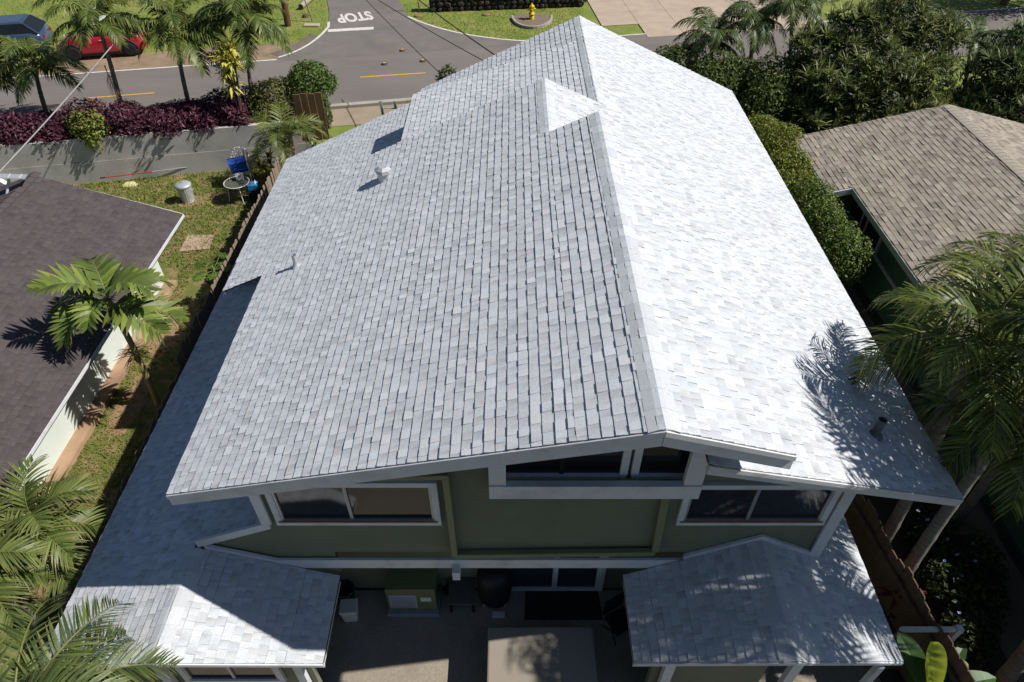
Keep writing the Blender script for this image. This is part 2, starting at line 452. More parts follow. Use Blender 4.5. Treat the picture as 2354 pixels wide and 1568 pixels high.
# ---- upper rear wall: one lapped board per course
XWL, XWR = -3.9, 5.08
zb, zt = 2.72, 7.2
core = MB()
zl = plz(PL_NL, XWL)-.12; zm = plz(PL_NL, XN)-.12; zr = plz(PL_R, XWR)-.12; xm_ = pE.x+.05; zrm = plz(PL_R, xm_)-.12; znr = plz(PL_NR, xm_)-.12
prof = [(XWL, zb), (XWR, zb), (XWR, zr), (xm_, zrm), (xm_, min(znr, zm)), (XN, zm), (XWL, zl)]
for yy in (Y_W2, Y_W2+.12): pass
n = len(prof)
core.add([(x, Y_W2+.03, z) for x, z in prof] + [(x, Y_W2+.15, z) for x, z in prof],
         [tuple(range(n)), tuple(range(2*n-1, n-1, -1))] + [(i, (i+1) % n, n+(i+1) % n, n+i) for i in range(n)])
core.build('wall', M_green, house)
z = zb
wallp = empty('siding'); wallp.parent = house
def wall_span(z):
    xl = XWL
    if z > plz(PL_NL, XWL)-.13: xl = PL_NL[0] + (z+.13-PL_NL[1])/S
    if z < plz(PL_R, XWR)-.13: xr = XWR
    else:
        xr = PL_R[0] + (z+.13-PL_R[1])/-S
        xr2 = PL_NR[0] + (z+.13-PL_NR[1])/-S
        if xr < pE.x+.05: xr = min(xr2, pE.x+.05)
    return xl, xr
while z < zt:
    a, c = wall_span(z); a2, c2 = wall_span(z+.095)
    if a2 < c2:
        m = MB()
        m.add([(a, Y_W2, z), (c, Y_W2, z), (c2, Y_W2+.022, z+.095), (a2, Y_W2+.022, z+.095),
               (a, Y_W2+.04, z), (c, Y_W2+.04, z), (c2, Y_W2+.04, z+.095), (a2, Y_W2+.04, z+.095)],
              [(0,1,2,3), (4,0,3,7), (1,5,6,2), (0,4,5,1), (3,2,6,7)])
        m.build('siding_board', M_green, wallp)
    z += 0.098
# side walls, lower storey
m = MB()
m.box((XWL+.06, (Y_W2+Y_NF)/2+.2, 3.9), (.12, Y_NF-Y_W2-.2, 2.5)); m.build('side_wall', M_green, house)
m = MB(); m.box((XWR-.06, (Y_W2+Y_F)/2, 2.35), (.12, Y_F-Y_W2-.6, 4.7)); m.build('side_wall', M_green, house)
m = MB(); m.box(((-4.0+XWR)/2, Y_W1+.08, 1.3), (XWR+4.0, .14, 2.6)); m.build('lower_wall', M_green, house)
m = MB(); m.box((-6.35, (Y_W1+Y_F)/2, .85), (.14, Y_F-Y_W1-1.0, 1.7)); m.build('side_wall', M_green, house)
m = MB(); yf_ = Y_F-.75
pr_ = [(-6.3, 0), (XWR, 0), (XWR, plz(PL_R, XWR)-.2), (XRID, PL_R[1]-.2), (XFS, plz(PL_FLO, XFS)-.2), (-6.3, plz(PL_FLO, -6.3)-.2)]
m.add([(x, yf_, z) for x, z in pr_] + [(x, yf_+.14, z) for x, z in pr_], [tuple(range(6)), tuple(range(11, 5, -1))] + [(i, (i+1) % 6, 6+(i+1) % 6, 6+i) for i in range(6)])
m.build('front_wall', M_green, house)
m = MB(); m.box(((XWL+XWR)/2, (Y_W1+Y_W2)/2+.15, 2.60), (XWR-XWL, Y_W1-Y_W2-.1, .10)); m.build('floor_overhang', M_green, house)
# white belt under the upper wall
zt_ = at_y(1177, 1285, Y_W2-.02).z; zb_ = at_y(1177, 1303, Y_W2-.02).z
m = MB(); m.box(((XWL+XWR)/2, Y_W2-.02, (zt_+zb_)/2), (XWR-XWL+.02, .05, zt_-zb_)); m.build('belt_board', M_white, house, .004)
# corner boards
for x, w_ in ((XWL+.06, .16), (XWR-.07, .18)):
    zt2 = plz(PL_NL if x < 0 else PL_R, x)-.14
    zb2 = plz(PL_PL, XWL)+.12 if x < 0 else zb_
    m = MB(); m.box((x, Y_W2-.025, (zt2+zb2)/2), (w_, .05, zt2-zb2)); m.build('corner_board', M_white, house, .004)
# sloping trim where the porch roofs meet the wall
def flash(pl, xa, xb, dz=.10, h=.12):
    m = MB(); m.vboard((xa, Y_W2-.03, plz(pl, xa)+dz), (xb, Y_W2-.03, plz(pl, xb)+dz), h, .05); m.build('flashing_board', M_white, house)
flash(PL_PL, XPRID+.05, XWL+.1, .13, .16); flash(PL_PR, XPRID+.15, XPRID+1.35, .10, .10)
flash(PL_QL, XQRID-1.15, XQRID, .10, .11); flash(PL_QR, XQRID, XQRID+.95, .10, .11)
m = MB()
gp = [(XPRID, PL_PL[1]-.02), (XPR, plz(PL_PR, XPR)-.02), (XPR, 2.8), (XWL+.1, 2.8), (XWL+.1, plz(PL_PL, XWL)+.05), (XWL, plz(PL_PL, XWL))]
ng = len(gp)
m.add([(x, Y_W2+.028, z) for x, z in gp] + [(x, Y_W2+.1, z) for x, z in gp], [tuple(range(ng)), tuple(range(2*ng-1, ng-1, -1))] + [(i, (i+1) % ng, ng+(i+1) % ng, ng+i) for i in range(ng)])
m.build('wall_gusset', M_green, house)

# windows ------------------------------------------------------------
def window(name, ul, ur, vt, vb, y, split=0.5, trim=.10, sill=True, vis=True):
    a = at_y(ul, vb, y); c = at_y(ur, vb, y); t = at_y((ul+ur)/2, vt, y)
    x0_, x1_, z0_, z1_ = a.x, c.x, a.z, t.z
    wroot = empty(name); wroot.parent = house
    m = MB()
    m.box(((x0_+x1_)/2, y-.03, z1_-trim/2), (x1_-x0_, .07, trim)); m.box(((x0_+x1_)/2, y-.03, z0_+trim/2), (x1_-x0_, .07, trim))
    m.box((x0_+trim/2, y-.028, (z0_+z1_)/2), (trim, .066, z1_-z0_-2*trim)); m.box((x1_-trim/2, y-.028, (z0_+z1_)/2), (trim, .066, z1_-z0_-2*trim))
    m.build('frame', M_white, wroot, .004)
    ix0, ix1, iz0, iz1 = x0_+trim, x1_-trim, z0_+trim, z1_-trim
    m = MB(); f = .035
    for (xa, xb, za, zz) in ((ix0, ix1, iz0, iz0+f), (ix0, ix1, iz1-f, iz1), (ix0, ix0+f, iz0+f, iz1-f), (ix1-f, ix1, iz0+f, iz1-f)):
        m.box(((xa+xb)/2, y-.022, (za+zz)/2), (xb-xa, .05, zz-za))
    xs = ix0 + (ix1-ix0)*split
    m.box((xs, y-.02, (iz0+iz1)/2), (.05, .04, iz1-iz0-2*f)); m.build('sash', M_alu, wroot)
    for (xa, xb) in ((ix0+f, xs-.025), (xs+.025, ix1-f)):
        m = MB(); m.box(((xa+xb)/2, y-.008, (iz0+iz1)/2), (xb-xa, .01, iz1-iz0-2*f)); m.build('pane', M_glass, wroot)
    if sill:
        m = MB(); m.box(((x0_+x1_)/2, y-.055, z0_+trim+.012), (x1_-x0_-trim, .06, .02)); m.build('sill', mat('rusty_sill', (.35, .2, .13), .8, .2), wroot)
window('window', 640, 1016, 1103, 1200, Y_W2-.002, .46)
window('window', 1552, 1890, 1108, 1200, Y_W2-.002, .47)
# loft windows
for (ul, ur, sp) in ((1135, 1440, .5),):
    a = at_y(1152, 1090, Y_W2); c = at_y(1432, 1090, Y_W2)
    wroot = empty('loft_window'); wroot.parent = house
    def lw(xa, xb, z0_, split):
        root = empty('loft_window'); root.parent = house
        za = plz(PL_NL, xa)-.42; zc = plz(PL_NL, min(xb, XN))-.42
        if xb > XN: zc = plz(PL_NR, xb)-.42
        pk = [(XN, plz(PL_NL, XN)-.42)] if xa < XN < xb else []
        out = [(xa, z0_), (xb, z0_), (xb, zc)] + pk + [(xa, za)]
        m = MB(); m.add([(x, Y_W2-.03, z) for x, z in out], [tuple(range(len(out)))]); m.build('pane', M_glass, root)
        m = MB(); m.box(((xa+xb)/2, Y_W2-.04, z0_-.045), (xb-xa+.2, .08, .09))
        m.box((xa-.055, Y_W2-.045, (z0_+za)/2), (.11, .07, za-z0_)); m.box((xb+.055, Y_W2-.045, (z0_+zc)/2), (.11, .07, zc-z0_)); m.build('frame', M_white, root, .004)
        if split:
            m = MB(); m.box(((xa+xb)/2, Y_W2-.035, (z0_+za)/2+.15), (.06, .03, za-z0_+.3)); m.build('mullion', M_dark, root)
    zlo = at_y(1290, 1083, Y_W2).z
    lw(at_y(1157, 1082, Y_W2).x, at_y(1423, 1082, Y_W2).x, zlo, True)
    lw(at_y(1466, 1082, Y_W2).x, at_y(1590, 1082, Y_W2).x, zlo, False)
    bpy.data.objects.remove(wroot)
# projecting beam with posts under the pointed gable
yb_ = Y_W2 - .25
pb0 = at_y(1125, 1140, yb_); pb1 = at_y(1604, 1140, yb_); pt = at_y(1300, 1112, yb_)
m = MB(); m.box(((pb0.x+pb1.x)/2, yb_, (pb0.z+pt.z)/2), (pb1.x-pb0.x, .11, pt.z-pb0.z)); m.build('gable_beam', M_white, house, .005)
for x, w_ in ((pb0.x+.12, .24), (pb1.x-.13, .26)):
    zt3 = plz(PL_NL, x)-.1 if x < XN else plz(PL_NR, x)-.1
    m = MB(); m.box((x, yb_+.02, (pt.z+zt3)/2), (w_, .10, zt3-pt.z)); m.build('gable_post', M_white, house, .005)
m = MB(); m.box((pb1.x-.05, (yb_+Y_W2)/2, (pt.z+pb0.z)/2+.6), (.10, Y_W2-yb_, .9)); m.build('gable_side_board', M_white, house, .005)
m = MB(); m.box(((pb0.x+pb1.x)/2, (yb_+Y_W2)/2, pb0.z+.04), (pb1.x-pb0.x-.1, Y_W2-yb_-.1, .04)); m.build('gable_soffit', M_green, house)
# green gutters and downspouts on the wall
M_gut = mat('green_gutter', (.195, .215, .115), .5, .08, dirt=(.16, .165, .1))
pa = at_y(1024, 1095, Y_W2-.09); pb = at_y(1046, 1276, Y_W2-.09)
m = MB(); m.beam((pa.x, Y_W2-.09, pa.z), (pb.x, Y_W2-.09, pb.z), .10, .09, Vector((0, 1, 0))); m.build('downspout', M_gut, house, .012)
m = MB(); m.beam((pa.x-1.3, Y_W2-.09, pa.z-.02), (pa.x+.05, Y_W2-.09, pa.z+.02), .09, .10); m.build('gutter', M_gut, house, .012)
pa2 = at_y(1528, 1142, Y_W2-.07); pb2 = at_y(1506, 1266, Y_W2-.07)
m = MB(); m.beam((pa2.x, Y_W2-.07, pa2.z+.3), (pb2.x, Y_W2-.07, pb2.z), .12, .08, Vector((0, 1, 0))); m.build('downspout', M_gut, house, .012)
m = MB(); m.beam((pb.x, Y_W2-.08, pb.z-.0), (pb2.x, Y_W2-.08, pb2.z-.02), .10, .11); m.build('gutter', M_gut, house, .015)
m = MB(); m.box((pb.x, Y_W2-.13, zb_+.02), (.13, .17, .24)); m.build('downspout_outlet', M_white, house, .01)
# cable stapled along the porch roof joint
# sliding door under the overhang
def slider():
    a = at_y(1163, 1349, Y_W1); c = at_y(1384, 1349, Y_W1)
    root = empty('sliding_door'); root.parent = house
    x0_, x1_ = a.x, c.x; z1_ = 2.1; y = Y_W1
    m = MB()
    for (xa, xb, za, zz) in ((x0_, x1_, .02, .09), (x0_, x1_, z1_, z1_+.1), (x0_, x0_+.09, .09, z1_), (x1_-.16, x1_, .09, z1_), ((x0_+x1_)/2-.05, (x0_+x1_)/2+.05, .09, z1_)):
        m.box(((xa+xb)/2, y-.03, (za+zz)/2), (xb-xa, .08, zz-za))
    m.build('frame', M_white, root, .004)
    for xa, xb in ((x0_+.09, (x0_+x1_)/2-.05), ((x0_+x1_)/2+.05, x1_-.16)):
        m = MB(); m.box(((xa+xb)/2, y-.012, 1.1), (xb-xa, .01, 2.0)); m.build('pane', mat('door_glass', (.03, .045, .06), .08, .1, spec=.5), root)
slider()
# window walls under the two porch gables
def porch_front(x0_, x1_, yw, ztop, name):
    m = MB(); m.box(((x0_+x1_)/2, yw+.06, ztop/2), (x1_-x0_, .1, ztop)); m.build('porch_wall', M_green, house)
ywl = nearPL(XPRID) + .55
porch_front(-6.6, XPR-.35, ywl, 1.95, 'l')
window('window', 432, 660, 1500, 1561, ywl-.002, .5, .09, False)
for u in (372, 690):
    p_ = at_y(u, 1540, ywl-.05); m = MB(); m.box((p_.x, ywl-.06, .98), (.14, .1, 1.9)); m.build('corner_board', M_white, house, .004)
ywr = nearQL(XQRID) + .5
porch_front(XQL+.35, XQRID+.1, ywr, 2.0, 'r')
for u in (1535, 1822):
    p_ = at_y(u, 1535, ywr-.05); m = MB(); m.box((p_.x, ywr-.08, 1.05), (.16, .1, 2.1)); m.build('porch_post', M_white, house, .004)
p_ = XQR-.35; m = MB(); m.box((p_, ywr-.08, 1.0), (.1, .1, 2.0)); m.build('porch_post', M_white, house, .004)

# roof penetrations (parts of the house)
M_galv = mat('galvanised', (.5, .52, .54), .4, .1, metal=.35)
def vent(p, r, h, name='vent_pipe', mm=M_galv):
    m = MB(); m.tube([p, p+Vector((0,0,h))], r, 12, cap=False); m.tube([p+Vector((0,0,h)), p+Vector((0,0,h*.3))], r*.8, 12, cap=False)
    root = m.build(name, mm, house)
    m = MB(); m.lathe([(r*2.0, .02), (r*1.6, .035), (r*1.15, .09)], p - Vector((0, 0, .02)), 12); m.build('flashing', mm, root)
vent(at_pl(681.7, 612, PL_NL), .045, .26)
vent(at_pl(2010, 1000, PL_R), .06, .34, mm=mat('dark_pipe', (.12, .13, .15), .5))
pv = at_pl(884, 412, PL_NL)
m = MB(); m.lathe([(.13, -.05), (.13, .16), (.17, .17), (.16, .24), (.09, .29)], pv, 8, smooth=False); m.build('turbine_vent', M_galv, house)
# ================================================================= ground, street
ZS = 1.2
SK = 0.1925                                # the street runs at this slope across the plot
def yt(x): return 23.45 + SK*(x + 11.0)    # face of the retaining wall
M_soil = mat('red_soil', (.20, .115, .065), .95, .25, 3.0, .5, 25, dirt=(.13, .10, .05), dscale=2.0)
M_yard = mat('yard_grass', (.13, .145, .035), .95, .2, 2.2, .7, 60, col2=(.27, .19, .10), lo=.46, hi=.62, dirt=(.10, .125, .03), dscale=3.0)
M_lawn = mat('lawn', (.16, .21, .04), .95, .2, 1.3, .5, 70, col2=(.24, .25, .065), lo=.40, hi=.66, dirt=(.13, .18, .03), dscale=.9)
M_asph = mat('asphalt', (.175, .155, .143), .9, .10, .6, .35, 90, dirt=(.14, .126, .118), dscale=.5, stretch=(.35, 1, 1))
M_asph2 = mat('side_street_asphalt', (.16, .147, .138), .9, .12, .8, .35, 90, dirt=(.20, .17, .15), dscale=.6)
M_dirt = mat('roadside_dirt', (.26, .185, .125), .95, .2, 1.6, .4, 30, dirt=(.13, .13, .05), dscale=1.1)
M_conc = mat('concrete', (.36, .335, .29), .9, .12, 1.1, .25, 50, dirt=(.24, .215, .18), dscale=.9)
M_drive = mat('driveway_concrete', (.42, .34, .265), .9, .08, 1.5, .2, 60, dirt=(.36, .29, .23), dscale=.7)
M_linew = mat('white_road_paint', (.62, .60, .57), .7, .12, 8.0, dirt=(.4, .38, .36), dscale=5.0)
M_liney = mat('yellow_road_paint', (.60, .33, .06), .7, .12, 8.0, dirt=(.45, .27, .08), dscale=5.0)
M_patio = mat('patio_concrete', (.30, .26, .205), .9, .14, 24.0, .4, 90, dirt=(.23, .19, .145), dscale=1.2)
def sheet(name, pts, z, m, parent=None, struct=True):
    mb = MB(); mb.face([(p[0], p[1], z) for p in pts]); o = mb.build(name, m, parent)
    if struct: o['kind'] = 'structure'
    return o
def slab(name, pts, z0, z1, m, struct=True, parent=None):
    mb = MB(); mb.hexa([(p[0], p[1], z0) for p in pts], [(p[0], p[1], z1) for p in pts]); o = mb.build(name, m, parent)
    if struct: o['kind'] = 'structure'
    return o
sheet('ground', [(-220, -120), (220, -120), (220, 300), (-220, 300)], 0.0, mat('rough_ground', (.07, .072, .045), .95, .25, 1.5, .5, 25, dirt=(.10, .075, .05), dscale=.7))
slab('street_terrace', [(-200, yt(-200)+.1), (-7.2, yt(-7.2)+.1), (-7.2, 20.2), (8.5, 20.2), (8.5, 26.5), (200, 60), (200, 280), (-200, 280)], -.3, ZS-.03, M_lawn)
sheet('yard', [(-10.55, -2), (-7.9, -2), (-7.9, 24.5), (-10.55, 24.5)], .006, M_yard)
sheet('yard', [(-30, 16.6), (-10.56, 16.6), (-10.56, 24.5), (-30, 24.5)], .006, M_yard)
sheet('front_yard', [(-7.1, 20.3), (8.4, 20.3), (8.4, 30), (-7.1, 26)], ZS-.012, M_lawn)
# patio behind the house and side passages
sheet('patio', [(-6.8, 2.2), (6.7, 2.2), (6.7, 6.6), (-6.8, 6.6)], .012, M_patio)
sheet('garden_bed', [(6.95, -1), (9.2, -1), (9.2, 13), (6.95, 13)], .008, mat('dark_soil', (.045, .036, .026), .95, .3, 4.0, .6, 30))
sheet('side_path', [(9.2, -1), (10.4, -1), (10.4, 20), (9.2, 20)], .010, mat('path_concrete', (.16, .135, .11), .9, .15, 2.0, .3, 40))
# street: strip between two skewed edges
def yc(x): return 27.22 + SK*(x + 17.4)
def strip(x0, x1, a, b, n=2):
    return [(x0, yc(x0)+a), (x1, yc(x1)+a), (x1, yc(x1)+b), (x0, yc(x0)+b)]
street = sheet('street', strip(-60, 60, -2.75, 2.85), ZS, M_asph)
sheet('roadside_dirt', strip(-60, -9.5, 2.85, 4.9), ZS+.002, M_dirt)
# side street with flared mouth
def arc(pts, n=10):                        # quadratic bezier through 3 points
    p0, p1, p2 = [Vector((p[0], p[1])) for p in pts]
    return [((1-t)**2*p0 + 2*t*(1-t)*p1 + t*t*p2) for t in [i/n for i in range(n+1)]]
Lc = arc([at_z(640, 132, ZS).xy, at_z(715, 112, ZS).xy, at_z(755, 62, ZS).xy], 12)
L2 = [Vector(at_z(757, 30, ZS).xy), Vector(at_z(752, 0, ZS).xy), Vector(at_z(738, -120, ZS).xy)]
Rc = arc([at_z(1255, 96, ZS).xy, at_z(1050, 92, ZS).xy, at_z(938, 38, ZS).xy], 12)
R2 = [Vector(at_z(918, 0, ZS).xy), Vector(at_z(880, -120, ZS).xy)]
poly = [p for p in Lc] + L2 + [p for p in reversed(R2)] + [p for p in reversed(Rc)]
mouth = [(Lc[0].x, yc(Lc[0].x)+2.6), (Rc[0].x, yc(Rc[0].x)+2.6)]
side_street = sheet('side_street', [tuple(p) for p in reversed(poly)] + [mouth[0], mouth[1]], ZS+.004, M_asph2)
sh = sheet('road_shoulder', [tuple(Vector((p.x-0.55, p.y+.45))) for p in Lc[:10]] + [tuple(p) for p in reversed(Lc[:10])], ZS+.003, mat('worn_shoulder', (.15, .125, .10), .95, .2, 2.0, .3, 40))
def ribbon(name, pts, w, m, z, parent):
    mb = MB(); pts = [Vector((p[0], p[1])) for p in pts]; L_, R_ = [], []
    for i, p in enumerate(pts):
        d = (pts[min(i+1, len(pts)-1)] - pts[max(0, i-1)]).normalized(); n = Vector((-d.y, d.x))*w/2
        L_.append((p.x+n.x, p.y+n.y, z)); R_.append((p.x-n.x, p.y-n.y, z))
    for i in range(len(pts)-1): mb.face([R_[i], R_[i+1], L_[i+1], L_[i]])
    return mb.build(name, m, parent)
zl_ = ZS + .009
ribbon('edge_line', [(x, yc(x)+2.85) for x in (-60, -20, Lc[0].x)], .11, M_linew, zl_, street)
ribbon('edge_line', Lc + [L2[0]*.35 + Lc[-1]*.65], .13, M_linew, zl_, street)
ribbon('edge_line', Rc, .12, M_linew, zl_, street)
ribbon('edge_line', [(x, yc(x)+2.85) for x in (Rc[0].x, 20, 60)], .11, M_linew, zl_, street)
for (ua, va, ub, vb) in ((200, 226, 355, 214), (828, 178, 978, 168)):
    ribbon('centre_dash', [at_z(ua, va, ZS).xy, at_z(ub, vb, ZS).xy], .11, M_liney, zl_, street)
for (u, v) in ((884, 148), (972, 141), (925, 117)):
    p = at_z(u, v, ZS); mb = MB(); mb.lathe([(.14, .0), (.14, .03), (.10, .045)], (0, 0, 0), 12)
    o = mb.build('reflector_plate', mat('dark_ring', (.06, .055, .05), .8), street); o.location = (p.x, p.y, ZS+.004)
    mb = MB(); mb.box((0, 0, .055), (.12, .1, .03)); mb.build('reflector', M_liney, o)
a, c = at_z(754, 71, ZS), at_z(859, 65, ZS)
ribbon('stop_line', [a.xy, c.xy], .38, M_linew, zl_, side_street)
# the word STOP painted for traffic coming down the side street
def text_mesh(s, h, w, m, extr=0.0):
    cu = bpy.data.curves.new('lettering', 'FONT'); cu.body = s; cu.align_x = 'CENTER'; cu.align_y = 'CENTER'; cu.size = 1.0; cu.extrude = extr
    cu.offset = 0.04
    o = bpy.data.objects.new('lettering', cu); COL.objects.link(o)
    dg = bpy.context.evaluated_depsgraph_get(); dg.update()
    me = bpy.data.meshes.new_from_object(o.evaluated_get(dg)); bpy.data.objects.remove(o)
    xs = [v.co.x for v in me.vertices]; ys = [v.co.y for v in me.vertices]
    sx, sy = w/(max(xs)-min(xs)), h/(max(ys)-min(ys)); cx, cy = (max(xs)+min(xs))/2, (max(ys)+min(ys))/2
    for v in me.vertices: v.co.x = (v.co.x-cx)*sx; v.co.y = (v.co.y-cy)*sy
    me.materials.clear(); me.materials.append(m)
    return me
pl_, pr_ = at_z(771, 55, ZS), at_z(848, 46, ZS); pt_ = at_z(846, 25, ZS)
ct = (pl_ + pr_)/2 + Vector((0, (pt_.y - pr_.y)/2, 0))
st = obj('stop_lettering', text_mesh('STOP', (pt_.y-pr_.y)*.98, (pr_-pl_).length*1.06, M_linew), side_street)
st.location = (ct.x, ct.y, zl_); st.rotation_euler = (0, 0, math.pi + math.atan2(pr_.y-pl_.y, pr_.x-pl_.x))
# near kerb and driveway apron in front of the house
kerb = slab('kerb', [(x, y) for x, y in ((-9, yc(-9)-3.02), (9, yc(9)-3.02), (9, yc(9)-2.76), (-9, yc(-9)-2.76))], ZS-.1, ZS+.12, M_conc)
k0 = at_z(780, 262, ZS)
sheet('pavement', [(-8.4, yc(-8.4)-4.6), (9, yc(9)-4.6), (9, yc(9)-3.03), (-8.4, yc(-8.4)-3.03)], ZS+.004, mat('tan_pavement', (.30, .24, .175), .9, .12, 1.5, .2, 40))
# driveway across the street: separate cast slabs
drv = empty('driveway'); tag(drv, kind='structure')
A0 = Vector(at_z(1290, 12, ZS).xy); A1 = Vector(at_z(1390, 90, ZS).xy)
ex = Vector((1, .165)).normalized(); ey = Vector((-.10, 1)).normalized()
o0 = Vector((5.0, 33.95))
for i in range(6):
    for j in range(6):
        q = o0 + ex*(i*1.9 - .3) + ey*(j*1.9)
        a_, b_ = ex*1.885, ey*1.885
        if j == 0 and i == 0: continue
        pts = [q, q+a_, q+a_+b_, q+b_]
        slab('concrete_slab', [tuple(p) for p in pts], ZS-.05, ZS+.012+.003*((i*7+j*3) % 3), M_drive, False, drv)
# grass blades as real geometry
M_blade = mat('grass_blade', (1, 1, 1), .8, .05, attr=True, trans=.25)
def grass(name, label, fn, n, h, c1, c2, seed):
    r = random.Random(seed); mb = MB()
    for _ in range(n):
        p = fn(r)
        if p is None: continue
        x, y, z = p; a = r.uniform(0, 6.28); w = r.uniform(.012, .03); hh_ = h*r.uniform(.5, 1.3); t = r.random(); k = r.uniform(.7, 1.25)
        c = tuple((c1[i]*(1-t)+c2[i]*t)*k for i in range(3)); l = hh_*r.uniform(.1, .7); b_ = r.uniform(0, 6.28)
        mb.face([(x-w*math.cos(a), y-w*math.sin(a), z), (x+w*math.cos(a), y+w*math.sin(a), z), (x+l*math.cos(b_), y+l*math.sin(b_), z+hh_)], c)
    o = mb.build(name, M_blade); tag(o, label, 'grass', kind='stuff'); return o
def fy(r):
    x, y = r.uniform(-10.4, -8.0), r.uniform(3, 24)
    if -9.95 < x < -8.75 and 15.9 < y < 17.2: return None
    if math.sin(x*2.1+y*.9)+math.sin(y*1.7-x*1.1)+r.uniform(-1.2, 1.2) < -.3: return None
    if (x+9.6)**2+(y-20)**2 < .6 and r.random() < .8: return None
    return (x, y, .006)
grass('yard_grass_blades', 'patchy green grass growing in the side yard along the fence', fy, 24000, .055, (.13, .17, .03), (.28, .26, .07), 3)
def fy2(r):
    x = r.uniform(-18, -8.2); return (x, r.uniform(17.2, yt(x)-.05), .006)
grass('yard_grass_blades', 'taller green weeds at the foot of the concrete retaining wall', fy2, 12000, .10, (.14, .19, .03), (.26, .28, .06), 4)
def fl1(r):
    for _ in range(6):
        u, v = r.uniform(-10, 750), r.uniform(-5, 130); p = at_z(u, v, ZS-.025)
        if p.y > yc(p.x)+4.6 and p.y < 46: return (p.x, p.y, ZS-.03)
grass('lawn_blades', 'mown lawn across the street behind the parked cars', fl1, 12000, .05, (.20, .25, .05), (.32, .33, .09), 5)
def fl2(r):
    for _ in range(6):
        u, v = r.uniform(920, 1340), r.uniform(8, 92); p = at_z(u, v, ZS-.025)
        if p.y > yc(p.x)+3.2 and (u-920)*.36+10 > v-25: return (p.x, p.y, ZS-.03)
grass('lawn_blades', 'mown lawn around the yellow fire hydrant', fl2, 6000, .05, (.20, .25, .05), (.34, .33, .10), 6)

def soil_patch(u, v, rx, ry, seed):
    r = random.Random(seed); c = at_z(u, v, .009); n = 22
    sheet('soil_patch', [(c.x + rx*math.cos(k*2*math.pi/n)*r.uniform(.8, 1.15), c.y + ry*math.sin(k*2*math.pi/n)*r.uniform(.8, 1.15)) for k in range(n)], .010, mat('bare_earth', (.29, .185, .11), .95, .2, 5, .5, 40, dirt=(.2, .15, .07), dscale=4))
soil_patch(432, 462, .5, .45, 1); soil_patch(510, 452, .7, .35, 2); soil_patch(395, 760, .5, 1.0, 3); soil_patch(300, 930, .35, 1.1, 4)
# ---------------- concrete retaining wall
wall = thing('retaining_wall', 'grey concrete retaining wall below the purple hedge', 'wall')
mb = MB(); x0_, x1_ = -24.0, -7.6
mb.hexa([(x0_, yt(x0_), -.1), (x1_, yt(x1_), -.1), (x1_, yt(x1_)+.2, -.1), (x0_, yt(x0_)+.2, -.1)],
        [(x0_, yt(x0_), .82), (x1_, yt(x1_), .82), (x1_, yt(x1_)+.2, .82), (x0_, yt(x0_)+.2, .82)])
M_wallc = mat('weathered_concrete', (.50, .48, .45), .9, .10, 1.4, .25, 30, dirt=(.36, .33, .29), dscale=.8)
mb.build('lower_course', M_wallc, wall)
mb = MB(); mb.hexa([(x0_, yt(x0_)+.015, .832), (x1_, yt(x1_)+.015, .832), (x1_, yt(x1_)+.2, .832), (x0_, yt(x0_)+.2, .832)],
        [(x0_, yt(x0_)+.015, 1.68), (x1_, yt(x1_)+.015, 1.68), (x1_, yt(x1_)+.2, 1.68), (x0_, yt(x0_)+.2, 1.68)]); mb.build('upper_course', M_wallc, wall)
slab('planting_strip', [(-24, yt(-24)+.21), (-7.6, yt(-7.6)+.21), (-7.6, yc(-7.6)-2.9), (-24, yc(-24)-2.9)], ZS-.2, 1.5, M_soil)
# white end wall at the far left
we = MB(); p = at_z(0, 395, .0)
gw = [(-17.9, 0), (-17.9, .05), (-19.3, 1.35), (-24, 1.6), (-24, 0)]
we.add([(x, 21.8, z) for x, z in gw] + [(x, 22.0, z) for x, z in gw], [tuple(range(5)), tuple(range(9, 4, -1))] + [(i, (i+1) % 5, 5+(i+1) % 5, 5+i) for i in range(5)])
tag(we.build('garden_wall', M_white), 'white painted garden wall end beside the dark roof', 'wall')

# ---------------- picket fences: one board each
M_fence = mat('weathered_fence', (.25, .19, .145), .9, .18, 9.0, .3, 60, dirt=(.13, .10, .08), dscale=3.0, stretch=(1, 1, .15))
M_fence2 = mat('brown_fence', (.135, .09, .06), .85, .22, 9.0, .25, 60, dirt=(.085, .06, .045), dscale=3.0, stretch=(1, 1, .15))
def picket(w, h):
    mb = MB(); t = .011
    pr = [(-w/2, 0), (w/2, 0), (w/2, h-.04), (w/2-.03, h), (-w/2+.03, h), (-w/2, h-.04)]
    n = len(pr)
    mb.add([(-t, a, b) for a, b in pr] + [(t, a, b) for a, b in pr], [tuple(range(n-1, -1, -1)), tuple(range(n, 2*n))] + [(i, (i+1) % n, n+(i+1) % n, n+i) for i in range(n)])
    return mb
fence = thing('picket_fence', 'weathered brown board fence beside the long left eave', 'fence')
pm = picket(.141, 1.72).mesh('board', M_fence); r_ = random.Random(5)
y = 3.2
while y < 23.2:
    o = obj('board', pm, fence); o.location = (-7.95 + r_.uniform(-.012, .012), y, 0); o.scale = (1, 1, r_.uniform(.97, 1.03)*(.80 if y < 11.5 else 1.0)); o.rotation_euler = (R(r_.uniform(-.8, .8)), R(r_.uniform(-1.2, 1.2)), R(r_.uniform(-2, 2)))
    y += .145
for z in (.4, 1.2):
    mb = MB(); mb.box((-7.90, 13.2, z), (.04, 20, .09)); mb.build('rail', M_fence, fence)
fence2 = thing('board_fence', 'brown board fence with a ragged top beside the garden bed', 'fence')
pm2 = picket(.204, 1.8).mesh('board', M_fence2)
fa, fb = at_z(1985, 1140, 1.8), at_z(2250, 1585, 1.8)
dd = Vector((fb.x-fa.x, fb.y-fa.y, 0)); nf = int(dd.length/.2) + 12
